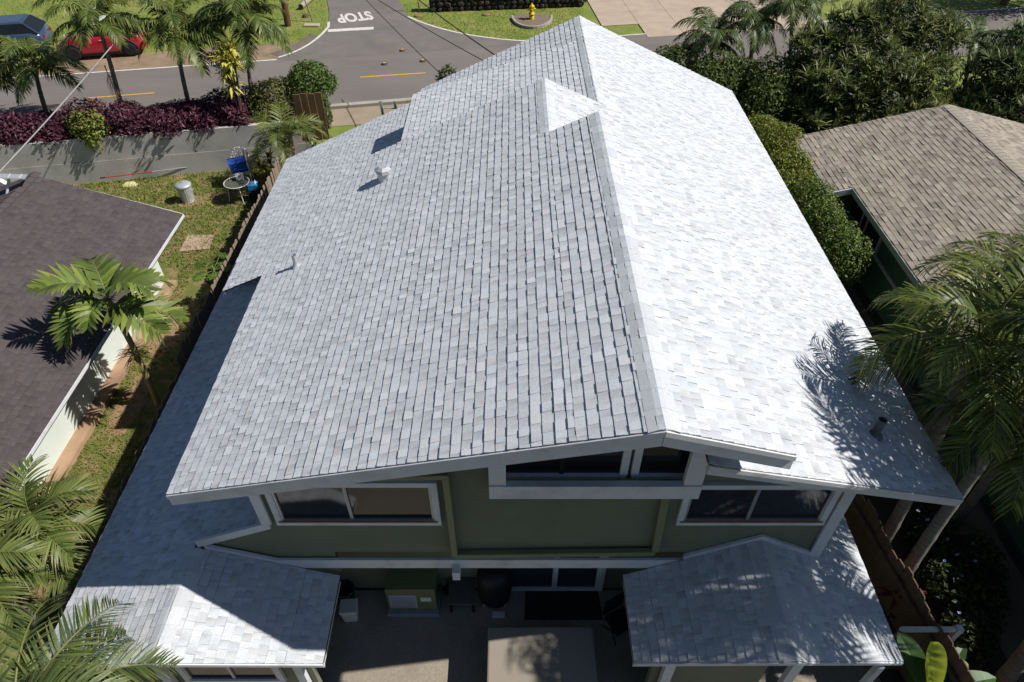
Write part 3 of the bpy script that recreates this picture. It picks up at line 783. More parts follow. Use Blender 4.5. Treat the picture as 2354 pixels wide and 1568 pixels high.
for k in range(-12, nf):
    p = Vector((fa.x, fa.y, 0)) + dd.normalized()*(k*.2)
    o = obj('board', pm2, fence2); o.location = p; o.rotation_euler = (0, R(r_.uniform(-.6, .6)), math.atan2(dd.y, dd.x)-math.pi/2+R(r_.uniform(-1, 1))); o.scale = (1, 1, 1 + .03*math.sin(k*.9) + r_.uniform(-.02, .02))
for z in (.5, 1.45):
    mb = MB(); p0 = Vector((fa.x-.05, fa.y, z)) - dd.normalized()*2.2; mb.beam(p0, p0 + dd*1.6, .05, .1); mb.build('rail', M_fence2, fence2)
# gate leaf standing across the side passage
gate = thing('gate', 'white topped dark gate across the passage beside the porch', 'gate')
ga, gb = at_z(2070, 1447, 1.7), at_z(2195, 1447, 1.7)
mb = MB(); mb.beam(ga, gb, .06, .09); mb.build('top_rail', M_white, gate)
nb = 9
for k in range(nb):
    p = ga + (gb-ga)*((k+.5)/nb); mb = MB(); mb.box((p.x, p.y+.03, .83), ((gb-ga).length/nb-.01, .02, 1.62)); mb.build('board', M_fence2, gate)
p = gb + Vector((.06, 0, 0)); mb = MB(); mb.box((p.x, p.y, .88), (.1, .1, 1.78)); mb.build('post', M_white, gate)
# tall brown boards by the front corner of the house
fg = thing('front_gate', 'tall brown plank gate behind the fan of palm leaves', 'gate')
q_ = at_z(700, 322, ZS)
for k in range(4):
    mb = MB(); mb.box((q_.x+.05+k*.25, q_.y+k*.03, ZS+.85), (.243, .03, 1.75+.06*(k % 2))); mb.build('board', mat('brown_planks', (.21, .125, .07), .85, .2, 6, .3, 40, stretch=(2, 2, .2)), fg)
# ================================================================= neighbouring houses
def tint_dark(rng):
    k = rng.uniform(.90, 1.10); return (k, k*rng.uniform(.97, 1.0), k*rng.uniform(.97, 1.03))
def tint_tan(rng):
    k = rng.choice((.72, .85, .95, 1.0, 1.05, 1.12))*rng.uniform(.95, 1.05); return (k, k*rng.uniform(.97, 1.0), k*rng.uniform(.94, 1.0))
M_darksh = mat('dark_brown_shingle', (.083, .07, .072), .92, .15, 30, .3, 120, .2, attr=True, dirt=(.105, .088, .087), dscale=1.2)
M_tansh = mat('tan_shingle', (.335, .295, .25), .92, .12, 40, .3, 120, .2, attr=True, dirt=(.26, .225, .20), dscale=.8)
M_mint = mat('pale_mint_wall', (.62, .68, .64), .7, .05, 1.5, .08, 30, dirt=(.52, .55, .50), dscale=.9)
M_teal = mat('green_wall', (.045, .12, .078), .75, .10, 1.2, .08, 30, dirt=(.035, .085, .06), dscale=.9)
M_trimg = mat('grey_trim', (.42, .40, .36), .7, .08)
M_louv = mat('brown_screen', (.22, .15, .10), .7, .15, 8)
def shingle_roof(root, name, fields, expo, th, w, tint, m_sh, nind, rg):
    dk = MB(); items = []
    for pl, hull in fields:
        dk.hexa([(x, y, plz(pl, x)-.14) for x, y in hull], [(x, y, plz(pl, x)-.014) for x, y in hull])
        items += list(make_shingles(pl, hull, expo, rg, th, w, tint))
    rf = dk.build(name, M_deck, root)
    def sc(e):
        u, v, dep = proj(e[3]); return e[4]/dep**2 if (0 < u < 2354 and 0 < v < 1568) else 0
    items.sort(key=sc, reverse=True)
    for V_, F_, C_, c, ar in items[:nind]:
        mm = MB(); mm.v = [tuple(p-c) for p in V_]; mm.f = [list(f) for f in F_]; mm.c = C_; mm.sm = [False]*len(F_); mm.hasc = True
        o = mm.build('shingle', m_sh, rf); o.location = c
    mm = MB(); mm.hasc = True
    for V_, F_, C_, c, ar in items[nind:]:
        n = len(mm.v); mm.v += [tuple(p) for p in V_]; mm.f += [[i+n for i in f] for f in F_]; mm.c += C_; mm.sm += [False]*len(F_)
    mm.build('shingle_field', m_sh, root, kind='stuff')
    return rf
# ---- left neighbour
lh = thing('house', 'low house with dark brown shingle roof and pale mint walls', 'house')
ec = at_z(420, 492, 2.4); XLE = ec.x; YLF = ec.y
ap = at_y(75, 402, YLF); mL = (ap.z-2.4)/(XLE-ap.x)
PL_L = (XLE, 2.4, -mL); PL_L2 = (ap.x, ap.z, mL)
shingle_roof(lh, 'roof', [(PL_L, [(ap.x, 1.0), (XLE, 1.0), (XLE, YLF), (ap.x, YLF)]), (PL_L2, [(ap.x-4, 1.0), (ap.x, 1.0), (ap.x, YLF), (ap.x-4, YLF)])],
             .143, (.003, .006), (.12, .25), tint_dark, M_darksh, 280, random.Random(21))
mb = MB()
for k in range(60):
    y_ = 1.2 + k*.26
    if y_ > YLF: break
    mb = MB()
    mb.add([(-.16, 0, -.16*mL+.03), (0, 0, .03), (.16, 0, -.16*mL+.03), (-.16, .28, -.16*mL+.02), (0, .28, .02), (.16, .28, -.16*mL+.02)], [(0, 1, 4, 3), (1, 2, 5, 4)], (1, 1, 1))
    o = mb.build('ridge_cap', M_darksh, lh); o.location = (ap.x, y_, ap.z)
mb = MB(); mb.vboard((XLE+.02, 1.0, 2.39), (XLE+.02, YLF, 2.39), .07, .03); mb.build('fascia_board', M_white, lh)
mb = MB(); mb.vboard((XLE, YLF+.02, 2.39), (ap.x, YLF+.02, ap.z-.03), .09, .03); mb.build('rake_board', M_white, lh)
XLW = at_z(385, 652, 0).x; YLW = at_z(385, 652, 0).y
zw = plz(PL_L, XLW)-.15
mb = MB(); mb.box((XLW-.08, (YLW+1.0)/2, zw/2), (.16, YLW-1.0, zw)); mb.build('wall', M_mint, lh)
mb = MB(); mb.box((XLW-2.4, YLW-.08, zw/2), (4.5, .15, zw)); mb.build('end_wall', M_mint, lh)
mb = MB(); mb.box((XLW+.16, (YLW+1.0)/2, .07), (.34, YLW-1.0, .15)); mb.build('footing', mat('earth_stained_footing', (.36, .235, .15), .95, .2, 2, .3, 30), lh)
def side_window(parent, x, sgn, y0_, y1_, z0_, z1_, pane, frame, mullions=1, louvre=False):
    root = empty('window'); root.parent = parent
    mb = MB(); f = .06
    for (ya, yb, za, zb__) in ((y0_, y1_, z0_, z0_+f), (y0_, y1_, z1_-f, z1_), (y0_, y0_+f, z0_+f, z1_-f), (y1_-f, y1_, z0_+f, z1_-f)):
        mb.box((x+sgn*.03, (ya+yb)/2, (za+zb__)/2), (.06, yb-ya, zb__-za))
    for k in range(mullions):
        yy = y0_ + (y1_-y0_)*(k+1)/(mullions+1); mb.box((x+sgn*.028, yy, (z0_+z1_)/2), (.05, .05, z1_-z0_-2*f))
    mb.build('frame', frame, root)
    mb = MB(); mb.box((x+sgn*.012, (y0_+y1_)/2, (z0_+z1_)/2), (.02, y1_-y0_-2*f, z1_-z0_-2*f)); mb.build('pane', pane, root)
    return root
for (ua, va, ub, vb) in ((345, 655, 322, 700), (262, 790, 226, 852), (120, 1005, 88, 1050)):
    pa_, pb_ = at_x(ua, va, XLW), at_x(ub, vb, XLW)
    yc_ = (pa_.y+pb_.y)/2; w_ = .62
    side_window(lh, XLW, 1, yc_-w_, yc_+w_, 1.05, 1.95, M_louv, M_trimg, 1)
for zz in (.75, 1.45):
    pass
# solar lamp on the far end of the roof
sl = thing('solar_panel', 'small grey solar panel on a bracket at the dark roof', 'solar panel')
p = at_y(32, 425, YLF-.6)
p.z = max(p.z, plz(PL_L2, p.x)+.35)
mb = MB(); Mx = Matrix.Translation(p) @ Matrix.Rotation(R(-15), 4, 'X') @ Matrix.Rotation(R(25), 4, 'Z') @ Matrix.Rotation(R(8), 4, 'Y')
mb.box((0, 0, 0), (.75, .42, .03), M=Mx); mb.build('panel', mat('panel_grey', (.45, .47, .5), .3, .1, 20, metal=.3), sl)
for s_ in (-.25, 0, .25):
    mb = MB(); mb.box((0, 0, 0), (.02, .42, .012), M=Mx @ Matrix.Translation((s_, 0, .018))); mb.build('panel_rib', M_white, sl)
mb = MB(); q_ = p + Vector((-.25, -.25, -.6)); mb.tube([p, q_], .035, 8); mb.build('bracket', M_white, sl)
mb = MB(); mb.box((q_.x, q_.y, q_.z-.02), (.3, .2, .05)); mb.build('base_plate', M_white, sl)

# ---- right neighbour
rh = thing('house', 'low green walled house with tan shingle roof behind the palms', 'house')
c1 = at_z(1830, 305, 2.5); c2 = at_z(1905, 432, 2.5); c3 = at_z(1965, 430, 2.5); c4 = at_z(2075, 598, 2.5)
XA = (c1.x+c2.x)/2; XB = (c3.x+c4.x)/2; YRF = c1.y; YRN = (c2.y+c3.y)/2
apx = at_y(2180, 240, YRF); mR = (apx.z-2.5)/(apx.x-XB)
PL_RL = (XB, 2.5, mR); PL_RR = (apx.x, apx.z, -mR)
shingle_roof(rh, 'roof', [(PL_RL, [(XB, 2), (apx.x, 2), (apx.x, YRF), (XB, YRF)]), (PL_RL, [(XA, YRN), (XB, YRN), (XB, YRF), (XA, YRF)]),
                          (PL_RR, [(apx.x, 2), (apx.x+7, 2), (apx.x+7, YRF), (apx.x, YRF)])], .15, (.006, .015), (.15, .36), tint_tan, M_tansh, 300, random.Random(31))
for k in range(80):
    y_ = 8.0 + k*.2
    if y_ > YRF-.1: break
    mb = MB()
    mb.add([(-.2, 0, -.2*mR+.035), (0, 0, .032), (.2, 0, -.2*mR+.035), (-.2, .23, -.2*mR+.022), (0, .23, .02), (.2, .23, -.2*mR+.022)], [(0, 1, 4, 3), (1, 2, 5, 4)], (1.05, 1.05, 1.05), True)
    o = mb.build('ridge_cap', M_tansh, rh); o.location = (apx.x, y_, apx.z)
for (xa_, ya_, xb_, yb_2) in ((XB, 2, XB, YRN), (XA, YRN, XA, YRF)):
    mb = MB(); mb.vboard((xa_-.02, ya_, plz(PL_RL, xa_)-.01), (xb_-.02, yb_2, plz(PL_RL, xb_)-.01), .17, .04); mb.build('fascia_board', M_teal if False else mat('grey_green_fascia', (.30, .34, .31), .7, .08), rh)
mb = MB(); mb.vboard((XA, YRN-.02, plz(PL_RL, XA)-.01), (XB, YRN-.02, plz(PL_RL, XB)-.01), .19, .04); mb.build('fascia_board', M_white, rh)
XGW = 10.42; XGA = 10.0
zg = plz(PL_RL, XGW)-.18
mb = MB(); mb.box((XGW+.08, (1+YRN)/2-.6, zg/2), (.16, YRN-1.0-1.2, zg)); mb.build('wall', M_teal, rh)
mb = MB(); mb.box((XGA+.08, (YRN+YRF)/2, 1.15), (.16, YRF-YRN-.5, 2.3)); mb.build('wall', M_teal, rh)
mb = MB(); mb.box((XGA+.6, YRN+.2, 1.15), (1.2, .12, 2.3)); mb.build('wall', M_teal, rh)
mb = MB(); mb.box((apx.x, YRF-.8, 1.2), (8, .15, 2.4)); mb.build('end_wall', M_teal, rh)
mb = MB(); mb.box((XGW-.02, 8.8, 1.42), (.05, 16.0, .10)); mb.build('belt_board', M_trimg, rh)
for k in range(3):
    mb = MB(); mb.box((XGW-.03, 8.8, .10+k*.10), (.06, 16.0, .035)); mb.build('base_board', mat('dark_green_trim', (.03, .06, .045), .7), rh)
for (ua, va) in ((2003, 532), (1985, 470)):
    pw = at_x(ua, va, XGW); side_window(rh, XGW, -1, pw.y-.65, pw.y+.65, 1.5, 2.3, M_dark, M_trimg, 0)
for yy in (13.2, 16.0, 11.0):
    mb = MB(); mb.box((XGW-.025, yy, 1.9), (.06, .07, .85)); mb.build('wall_batten', M_trimg, rh)
# ================================================================= plants
M_leaf = mat('leaf', (1, 1, 1), .5, .05, 12, attr=True, trans=.28, spec=.35)
M_waxy = mat('palm_leaf', (1, 1, 1), .45, .05, 12, attr=True, trans=.25, spec=.38)
M_bark = mat('palm_trunk', (.20, .185, .16), .9, .35, 10, .9, 22, stretch=(.25, .25, 5))
M_shaft = mat('crownshaft', (.20, .24, .07), .5, .15, 6, stretch=(2, 2, .4))
M_twig = mat('twig', (.10, .075, .05), .9, .2, 10)
def lerp(a, b, t): return tuple(a[i]*(1-t)+b[i]*t for i in range(3))
def frond_mesh(seed, L=1.8, n=34, ll=.5, lw=.035, elev=45, bend=90, vee=.35, droop=.5, fwd=.6, ca=(.05, .09, .018), cb=(.13, .17, .035), tip=(.30, .28, .07), ragged=.15, start=.16):
    r = random.Random(seed); mb = MB(); N = 18
    pts = []; p = Vector((0, 0, 0)); 
    tw = r.uniform(-.15, .15)
    for i in range(N+1):
        s_ = i/N; ph = R(elev - bend*s_**1.35); pts.append(p.copy())
        p = p + Vector((math.cos(ph), tw*s_, math.sin(ph))).normalized()*(L/N)
    rc = lerp(cb, (.3, .28, .1), .35)
    mb.tube(pts, [.022*(1-.85*i/N)*(L/1.8) for i in range(N+1)], 5, col=rc)
    def at(s_):
        f = s_*N; i = min(N-1, int(f)); t = f-i
        return pts[i]*(1-t)+pts[i+1]*t, (pts[i+1]-pts[i]).normalized()
    for k in range(n):
        s_ = start + (1-start)*(k+.5)/n
        for sd in (-1, 1):
            q, d = at(min(.999, max(0, s_ + r.uniform(-.008, .008))))
            side = Vector((0, 0, 1)).cross(d)
            if side.length < .05: side = Vector((0, 1, 0))
            side = side.normalized()*sd; upv = d.cross(side*sd).normalized()*1
            if upv.z < 0: upv = -upv
            prof = math.sin(math.pi*min(1, .18 + .82*s_*.95))**.6 if s_ < .95 else .45
            l = ll*max(.25, prof)*r.uniform(1-ragged, 1+ragged)
            ff = fwd*(.5+.9*s_)*r.uniform(.8, 1.2)
            d0 = (side + d*ff + upv*vee*r.uniform(.5, 1.3)).normalized()
            w = lw*r.uniform(.8, 1.2); g = droop*r.uniform(.6, 1.5)
            wd = d*(w/2) - upv*(w*.12)
            a0 = q; c_ = []; seg = 4; dirv = d0.copy()
            for j in range(seg+1):
                c_.append(a0.copy()); dirv = (dirv + Vector((0, 0, -g*(j+1)*.16))).normalized(); a0 = a0 + dirv*(l/seg)
            ws = (.45, 1.0, .95, .6, .06); k2 = r.uniform(.65, 1.3); t = r.random()
            base = tuple(x*k2 for x in lerp(ca, cb, t))
            for j in range(seg):
                A, B = c_[j], c_[j+1]
                cA = lerp(base, tip, max(0, (j-1.5)/2.5)*.55*t); cB = lerp(base, tip, max(0, (j-.5)/2.5)*.55*t)
                mb.face([A-wd*ws[j], A+wd*ws[j], B+wd*ws[j+1], B-wd*ws[j+1]], [cA, cA, cB, cB])
    return mb.mesh('frond', M_waxy)
FR = {}
def fronds(key, **kw):
    if key not in FR:
        FR[key] = [frond_mesh(hash(key) % 97 + i*13 if False else sum(map(ord, key)) + i*13, elev=e_, bend=b_, **kw) for i, (e_, b_) in
                   enumerate(((78, 95), (66, 110), (52, 115), (38, 110), (24, 95), (8, 80), (-8, 60)))]
    return FR[key]
def palm(label, base, crown, key, n, scale=1.0, trunk=(.10, .07), group=None, seed=0, bow=0.0, shaft=.5, dead=0, spread=(0, 6), cat='palm tree', name='palm_tree', bark=None, mid=None, kw={}):
    r = random.Random(seed); base, crown = Vector(base), Vector(crown)
    t = thing(name, label, cat, base, 0, group)
    c = crown - base
    pts = []; N = 12
    for i in range(N+1):
        f = i/N; q = c*f
        q = Vector((c.x*(f**1.0), c.y*f, c.z*f)) + Vector((math.sin(math.pi*f)*bow, 0, 0))
        if mid is not None: q = q + Vector(mid)*math.sin(math.pi*f)
        pts.append(q)
    mb = MB(); rr = [(trunk[0]*(1-i/N)+trunk[1]*i/N)*(1.0+.06*(i % 2)) for i in range(N+1)]
    P2, R2 = [], []
    for i in range(N):
        for j in range(3):
            f = j/3; P2.append(pts[i]*(1-f)+pts[i+1]*f); R2.append((rr[i]*(1-f)+rr[i+1]*f)*(1.06 if j == 0 else 1.0))
    P2.append(pts[-1]); R2.append(rr[-1])
    mb.tube(P2, R2, 10); mb.build('trunk', bark or M_bark, t)
    if shaft:
        d = (pts[-1]-pts[-3]).normalized(); mb = MB()
        mb.tube([pts[-1]-d*shaft*.9, pts[-1]-d*shaft*.4, pts[-1]-d*.03, pts[-1]+d*.08], [trunk[1]*1.15, trunk[1]*1.5, trunk[1]*1.1, trunk[1]*.4], 10); mb.build('crownshaft', M_shaft, t)
    ms = fronds(key, **kw); a = r.uniform(0, 6.28)
    for k in range(n):
        f = k/max(1, n-1); vi = spread[0] + f*(spread[1]-spread[0]); vi = int(min(6, max(0, round(vi + r.uniform(-.6, .6)))))
        o = obj('frond', ms[vi], t); o.location = pts[-1] + Vector((0, 0, -.10*f)); a += 2.39996 + r.uniform(-.25, .25)
        s_ = scale*r.uniform(.85, 1.12); o.scale = (s_, s_, s_); o.rotation_euler = (R(r.uniform(-10, 10)), R(r.uniform(-6, 6)), a)
    return t
def leafcloud(mb, c, rad, n, size, c1, c2, r, shell=.55, flat=.4, el=1.6, jag=.18):
    c = Vector(c)
    bumps = [(Vector((r.gauss(0, 1), r.gauss(0, 1), r.gauss(0, 1))).normalized(), r.uniform(.0, jag*2)) for _ in range(9)]
    for _ in range(n):
        d = Vector((r.gauss(0, 1), r.gauss(0, 1), r.gauss(0, 1))).normalized()
        if d.z < -.35 and r.random() < .7: d.z = -d.z
        k = 1.0 + sum(a*max(0, d.dot(b)-.55)*2.2 for b, a in bumps)
        f = (shell + (1-shell)*r.random()**.6)*k*r.uniform(.92, 1.06)
        p = c + Vector((d.x*rad[0], d.y*rad[1], d.z*rad[2]))*f
        nrm = (d*.9 + Vector((r.uniform(-1, 1), r.uniform(-1, 1), r.uniform(-.4, 1)))).normalized()
        u = nrm.orthogonal().normalized(); u = (Matrix.Rotation(r.uniform(0, 6.28), 3, nrm) @ u); v = nrm.cross(u)
        s_ = size*r.uniform(.6, 1.3); kk = r.uniform(.65, 1.3); t = r.random()
        col = tuple(q*kk for q in lerp(c1, c2, t)); fold = nrm*s_*.18
        mb.face([p - u*s_*el/2, p + v*s_*.42 + fold, p + u*s_*el/2, p - v*s_*.42 + fold], col)
def rosette(mb, c, n, l, w, c1, c2, r, elev=(5, 80), droop=.5):
    c = Vector(c)
    for k in range(n):
        a = k*2.4 + r.uniform(-.3, .3); e = R(r.uniform(*elev)); ln = l*r.uniform(.7, 1.15)
        d = Vector((math.cos(a)*math.cos(e), math.sin(a)*math.cos(e), math.sin(e))); sd = Vector((-math.sin(a), math.cos(a), 0))
        p = c.copy(); kk = r.uniform(.6, 1.35); col = tuple(q*kk for q in lerp(c1, c2, r.random())); seg = 3
        for j in range(seg):
            q = p + d*(ln/seg); w0, w1 = w*(.7, 1, .75)[j], w*(1, .75, .05)[j]
            mb.face([p-sd*w0/2, p+sd*w0/2, q+sd*w1/2, q-sd*w1/2], col); p = q; d = (d + Vector((0, 0, -droop*.35))).normalized()
def shrub(name, label, blobs, c1, c2, size=.09, seed=0, group=None, cat='shrub', dens=1.0, el=1.6, base=None, rose=None, shell=.5):
    r = random.Random(seed); b0 = Vector(blobs[0][0]); root = Vector(base if base else (b0.x, b0.y, max(0, b0.z-blobs[0][1][2])))
    t = thing(name, label, cat, root, 0, group); mb = MB()
    for (c, rad) in blobs:
        ar = (rad[0]*rad[1]+rad[0]*rad[2]+rad[1]*rad[2]); n = int(dens*ar*4.2*1.5/(size*size*.75))
        leafcloud(mb, Vector(c)-root, rad, min(n, 9000), size, c1, c2, r, el=el, shell=shell)
    mb.build('foliage', M_leaf, t)
    if rose:
        mb = MB()
        for _ in range(rose[0]):
            c, rad = r.choice(blobs); d = Vector((r.gauss(0, 1), r.gauss(0, 1), abs(r.gauss(0, 1)))).normalized()
            p = Vector(c) + Vector((d.x*rad[0], d.y*rad[1], d.z*rad[2]))*r.uniform(.95, 1.18)
            rosette(mb, p-root, 22, rose[1], rose[2], rose[3], rose[4], r)
        mb.build('leaf_rosettes', M_waxy, t)
    mb = MB()
    for (c, rad) in blobs:
        for _ in range(4):
            d = Vector((r.uniform(-1, 1)*rad[0], r.uniform(-1, 1)*rad[1], rad[2]*r.uniform(.2, .8)))*.7
            mb.tube([Vector((r.uniform(-.1, .1), r.uniform(-.1, .1), 0)), (Vector(c)-root)*.55 + d*.2, Vector(c)-root + d], [.035, .025, .008], 5)
    mb.build('stems', M_twig, t)
    return t

# ---- palms along the street (left)
KW_street = dict(L=1.75, n=48, ll=.58, lw=.046, vee=.2, droop=.7, fwd=.75, ca=(.04, .075, .014), cb=(.15, .19, .035), tip=(.42, .40, .12))
GS = 'palms along the street edge'
def street_palm(lbl, ub, vb, uc, vc, n, sc, seed, zb=1.5, grp=GS, spread=(0, 6), bow=0.0):
    b_ = at_z(ub, vb, zb); c_ = at_y(uc, vc, b_.y)
    return palm(lbl, b_, c_, 'street', n, sc, (.085, .06), grp, seed, bow, .55, kw=KW_street, spread=spread)
street_palm('short palm with yellow tipped fronds in front of the dark blue car', 108, 262, 78, 142, 17, 1.02, 1, bow=-.05)
p2 = street_palm('palm with a hanging dead frond in front of the red car', 287, 282, 225, 52, 17, 1.08, 2, bow=.05, spread=(0, 5))
street_palm('palm with pale ringed trunk between red car and yellow cordyline', 440, 262, 402, 66, 18, 1.08, 3, bow=-.06)
street_palm('tall palm beside the yellow cordyline and utility pole', 583, 250, 563, 42, 20, 1.15, 4, bow=-.04)
street_palm('palm cut by the picture edge in front of the dark blue car', -40, 268, -48, 160, 15, 1.0, 5)
# dead frond hanging from the second palm
dead = frond_mesh(77, L=1.5, n=26, ll=.42, lw=.03, elev=-62, bend=25, vee=-.2, droop=.9, fwd=1.6, ca=(.20, .12, .07), cb=(.32, .20, .12), tip=(.36, .25, .15))
o = obj('dead_frond', dead, p2); o['label'] = 'brown dead frond hanging down'; o.location = (at_y(240, 150, p2.location.y) - p2.location); o.rotation_euler = (0, 0, R(-60)); o.scale = (1.15, 1.15, 1.15)
# ---- palms along the street (right)
KW_right = dict(L=1.7, n=46, ll=.52, lw=.045, vee=.15, droop=.8, fwd=.7, ca=(.03, .06, .012), cb=(.10, .15, .03), tip=(.18, .20, .06))
for i, (lbl, u, v, ub, vb, n, sc) in enumerate((('dark palm in front of the driveway behind the white roof', 1640, 85, 1628, 205, 16, 1.05),
                                     ('dark palm beside the driveway, second from the white roof', 1735, 45, 1720, 190, 16, 1.05),
                                     ('dark palm over the street beside the big spiky bush', 1822, 8, 1815, 185, 16, 1.1))):
    b_ = at_z(ub, vb, 1.2); c_ = at_y(u, v, b_.y)
    palm(lbl, b_, c_, 'right', n, sc, (.09, .065), 'palms on the right of the front yard', 20+i, 0, .5, kw=KW_right, spread=(1, 6))
b_ = at_z(2215, 225, 1.0); c_ = at_y(2235, 95, b_.y)
palm('feathery palm leaning over the street beside the spiky bush', b_, c_, 'right', 11, 1.1, (.09, .065), None, 31, 0, .4, kw=KW_right, spread=(1, 5))
# ---- big palms by the right eave
KW_big = dict(L=1.9, n=40, ll=.62, lw=.042, vee=.3, droop=.65, fwd=.85, ca=(.035, .065, .012), cb=(.16, .20, .035), tip=(.45, .42, .10), ragged=.22)
GB = 'palms beside the green neighbour house'
palm('leaning palm with shaggy trunk whose shadow falls on the white roof', (7.35, 7.1, 0), (6.75, 7.25, 6.25), 'big', 17, 1.0, (.11, .085), GB, 41, .1, .5, kw=KW_big, spread=(0, 5))
palm('palm with long grey leaning trunk crossing the ragged brown fence', (7.4, 6.35, 0), (7.75, 6.9, 5.0), 'big', 15, .95, (.115, .085), GB, 42, -.05, .5, kw=KW_big, spread=(0, 5))
palm('palm with thick trunk in the corner beside the banana leaves', (8.7, 4.7, 0), (8.5, 5.3, 6.3), 'big', 15, 1.35, (.14, .1), GB, 43, 0, .5, kw=KW_big, spread=(0, 5))
palm('palm with thick trunk leaning over the passage behind the banana leaves', (9.8, 4.9, 0), (8.7, 5.0, 8.2), 'big', 15, 1.4, (.14, .1), GB, 46, 0, .5, kw=KW_big, spread=(0, 5))
palm('bushy yellow green palm in front of the tan shingle roof', (9.1, 9.6, 0), (9.35, 9.9, 4.9), 'big', 17, 1.02, (.10, .08), GB, 44, 0, .5, kw=KW_big, spread=(0, 5))
palm('palm standing behind the bushy palm against the green wall', (9.7, 8.2, 0), (9.6, 8.3, 4.6), 'big', 15, 1.0, (.10, .08), GB, 45, 0, .5, kw=KW_big, spread=(1, 6))
# ---- broad leaved palm in front of the dark roof
KW_broad = dict(L=1.45, n=17, ll=.58, lw=.105, vee=.35, droop=.22, fwd=.75, ca=(.07, .11, .02), cb=(.20, .26, .05), tip=(.36, .36, .09), ragged=.1, start=.2)
bp_ = palm('broad leaved palm in front of the dark roof with a skirt of flower stalks', (-9.0, 11.6, 0), (-8.85, 11.55, 3.45), 'broad', 10, 1.0, (.07, .06), None, 51, .06, .6, kw=KW_broad, spread=(0, 5), bark=mat('pale_trunk', (.30, .26, .12), .7, .2, 8, .2, 30, stretch=(1, 1, 4)))
mb = MB(); r = random.Random(8)
for k in range(110):
    a = r.uniform(0, 6.28); e = R(r.uniform(-35, 45)); d = Vector((math.cos(a)*math.cos(e), math.sin(a)*math.cos(e), math.sin(e))); l = r.uniform(.25, .5)
    p = Vector((0, 0, 1.75 + r.uniform(-.2, .2))) + Vector((.05, 0, 0)); pp = [p]
    for j in range(4): pp.append(pp[-1] + d*l/4); d = (d + Vector((r.uniform(-.1, .1), r.uniform(-.1, .1), -.22))).normalized()
    mb.tube(pp, [.008, .007, .006, .005, .003], 4, col=lerp((.30, .30, .08), (.42, .33, .12), r.random()))
mb.build('flower_stalks', M_leaf, bp_)
# ---- palms in the lower left corner
KW_fan = dict(L=1.35, n=30, ll=.60, lw=.046, vee=.3, droop=.35, fwd=.9, ca=(.06, .10, .022), cb=(.17, .20, .05), tip=(.42, .40, .16), ragged=.15)
palm('bushy palm in the side yard below the mint wall', (-8.75, 6.9, 0), (-8.75, 6.9, 2.0), 'fan', 15, 1.0, (.10, .09), None, 61, 0, .35, kw=KW_fan, spread=(0, 6))
palm('small palm beside the mint wall next to the bushy palm', (-9.1, 5.9, 0), (-9.1, 5.9, 2.3), 'fan', 13, .9, (.09, .08), None, 65, 0, .35, kw=KW_fan, spread=(1, 6))
KW_long = dict(L=2.3, n=50, ll=.55, lw=.04, vee=.3, droop=.25, fwd=.75, ca=(.05, .085, .02), cb=(.13, .17, .045), tip=(.34, .30, .12), ragged=.1)
palm('tall palm whose long glossy fronds lie over the left porch roof', (-6.9, 2.4, 0), (-6.45, 3.15, 3.45), 'long', 15, .95, (.12, .10), None, 71, 0, .5, kw=KW_long, spread=(2, 6))
# ---- fan of palm leaves in front of the retaining wall end
p = at_z(640, 385, 0)
KW_areca = dict(L=1.6, n=28, ll=.48, lw=.04, vee=.35, droop=.3, fwd=.8, ca=(.06, .10, .02), cb=(.19, .22, .05), tip=(.36, .34, .10), ragged=.15)
ar_ = palm('clump of arching palm leaves between the fence and the retaining wall', (-8.45, 22.4, 0), tuple(at_y(650, 322, 22.3)), 'areca', 16, 1.0, (.08, .07), None, 81, 0, .4, kw=KW_areca, spread=(0, 5))
# ---- yellow cordyline by the street
def cordyline(label, u, v, ub, vb, n, l, w, c1, c2, seed, zb=1.5, heads=4):
    b_ = at_z(ub, vb, zb); c_ = at_y(u, v, b_.y); t = thing('cordyline', label, 'plant', b_); r = random.Random(seed)
    for k in range(heads):
        q = c_ - b_ + Vector((r.uniform(-.35, .4), r.uniform(-.2, .2), r.uniform(-1.0, .4))); mb = MB(); rosette(mb, q, n, l, w, c1, c2, r, (-50, 80), .7); mb.build('leaf_head', M_waxy, t)
        mb = MB(); mb.tube([Vector((r.uniform(-.1, .1), 0, 0)), q*.5 + Vector((.05, 0, 0)), q], [.03, .025, .018], 6); mb.build('stem', M_twig, t)
    return t
cordyline('yellow leaved cordyline beside the street between two palms', 520, 138, 556, 290, 34, .55, .10, (.45, .45, .07), (.66, .60, .14), 5, heads=9)
# ---- purple hedge on the retaining wall
rp = random.Random(17); x = -22.5
PUR = ((.075, .022, .045), (.15, .045, .07))
while x < -9.6:
    w_ = rp.uniform(.75, .95); h_ = rp.uniform(.45, .68); y_ = yt(x)+.62
    shrub('purple_shrub', 'purple leaved shrub in the hedge on the retaining wall', [((x, y_+.12, 1.55+h_*.55), (w_, .68, h_)), ((x+.4, y_-.2, 1.72), (.5, .34, .32))], PUR[0], PUR[1], .085, int(x*100) % 999, 'purple hedge shrubs', base=(x, y_, 1.45), el=2.0)
    x += rp.uniform(1.05, 1.3)
shrub('green_shrub', 'yellow green creeper growing through the purple hedge', [((-15.0, yt(-15.0)+.35, 1.95), (.75, .55, .5)), ((-15.0, yt(-15.0)+.05, 1.6), (.3, .25, .4))], (.16, .20, .03), (.30, .33, .07), .075, 91, base=(-15.0, yt(-15)+.3, 1.5))
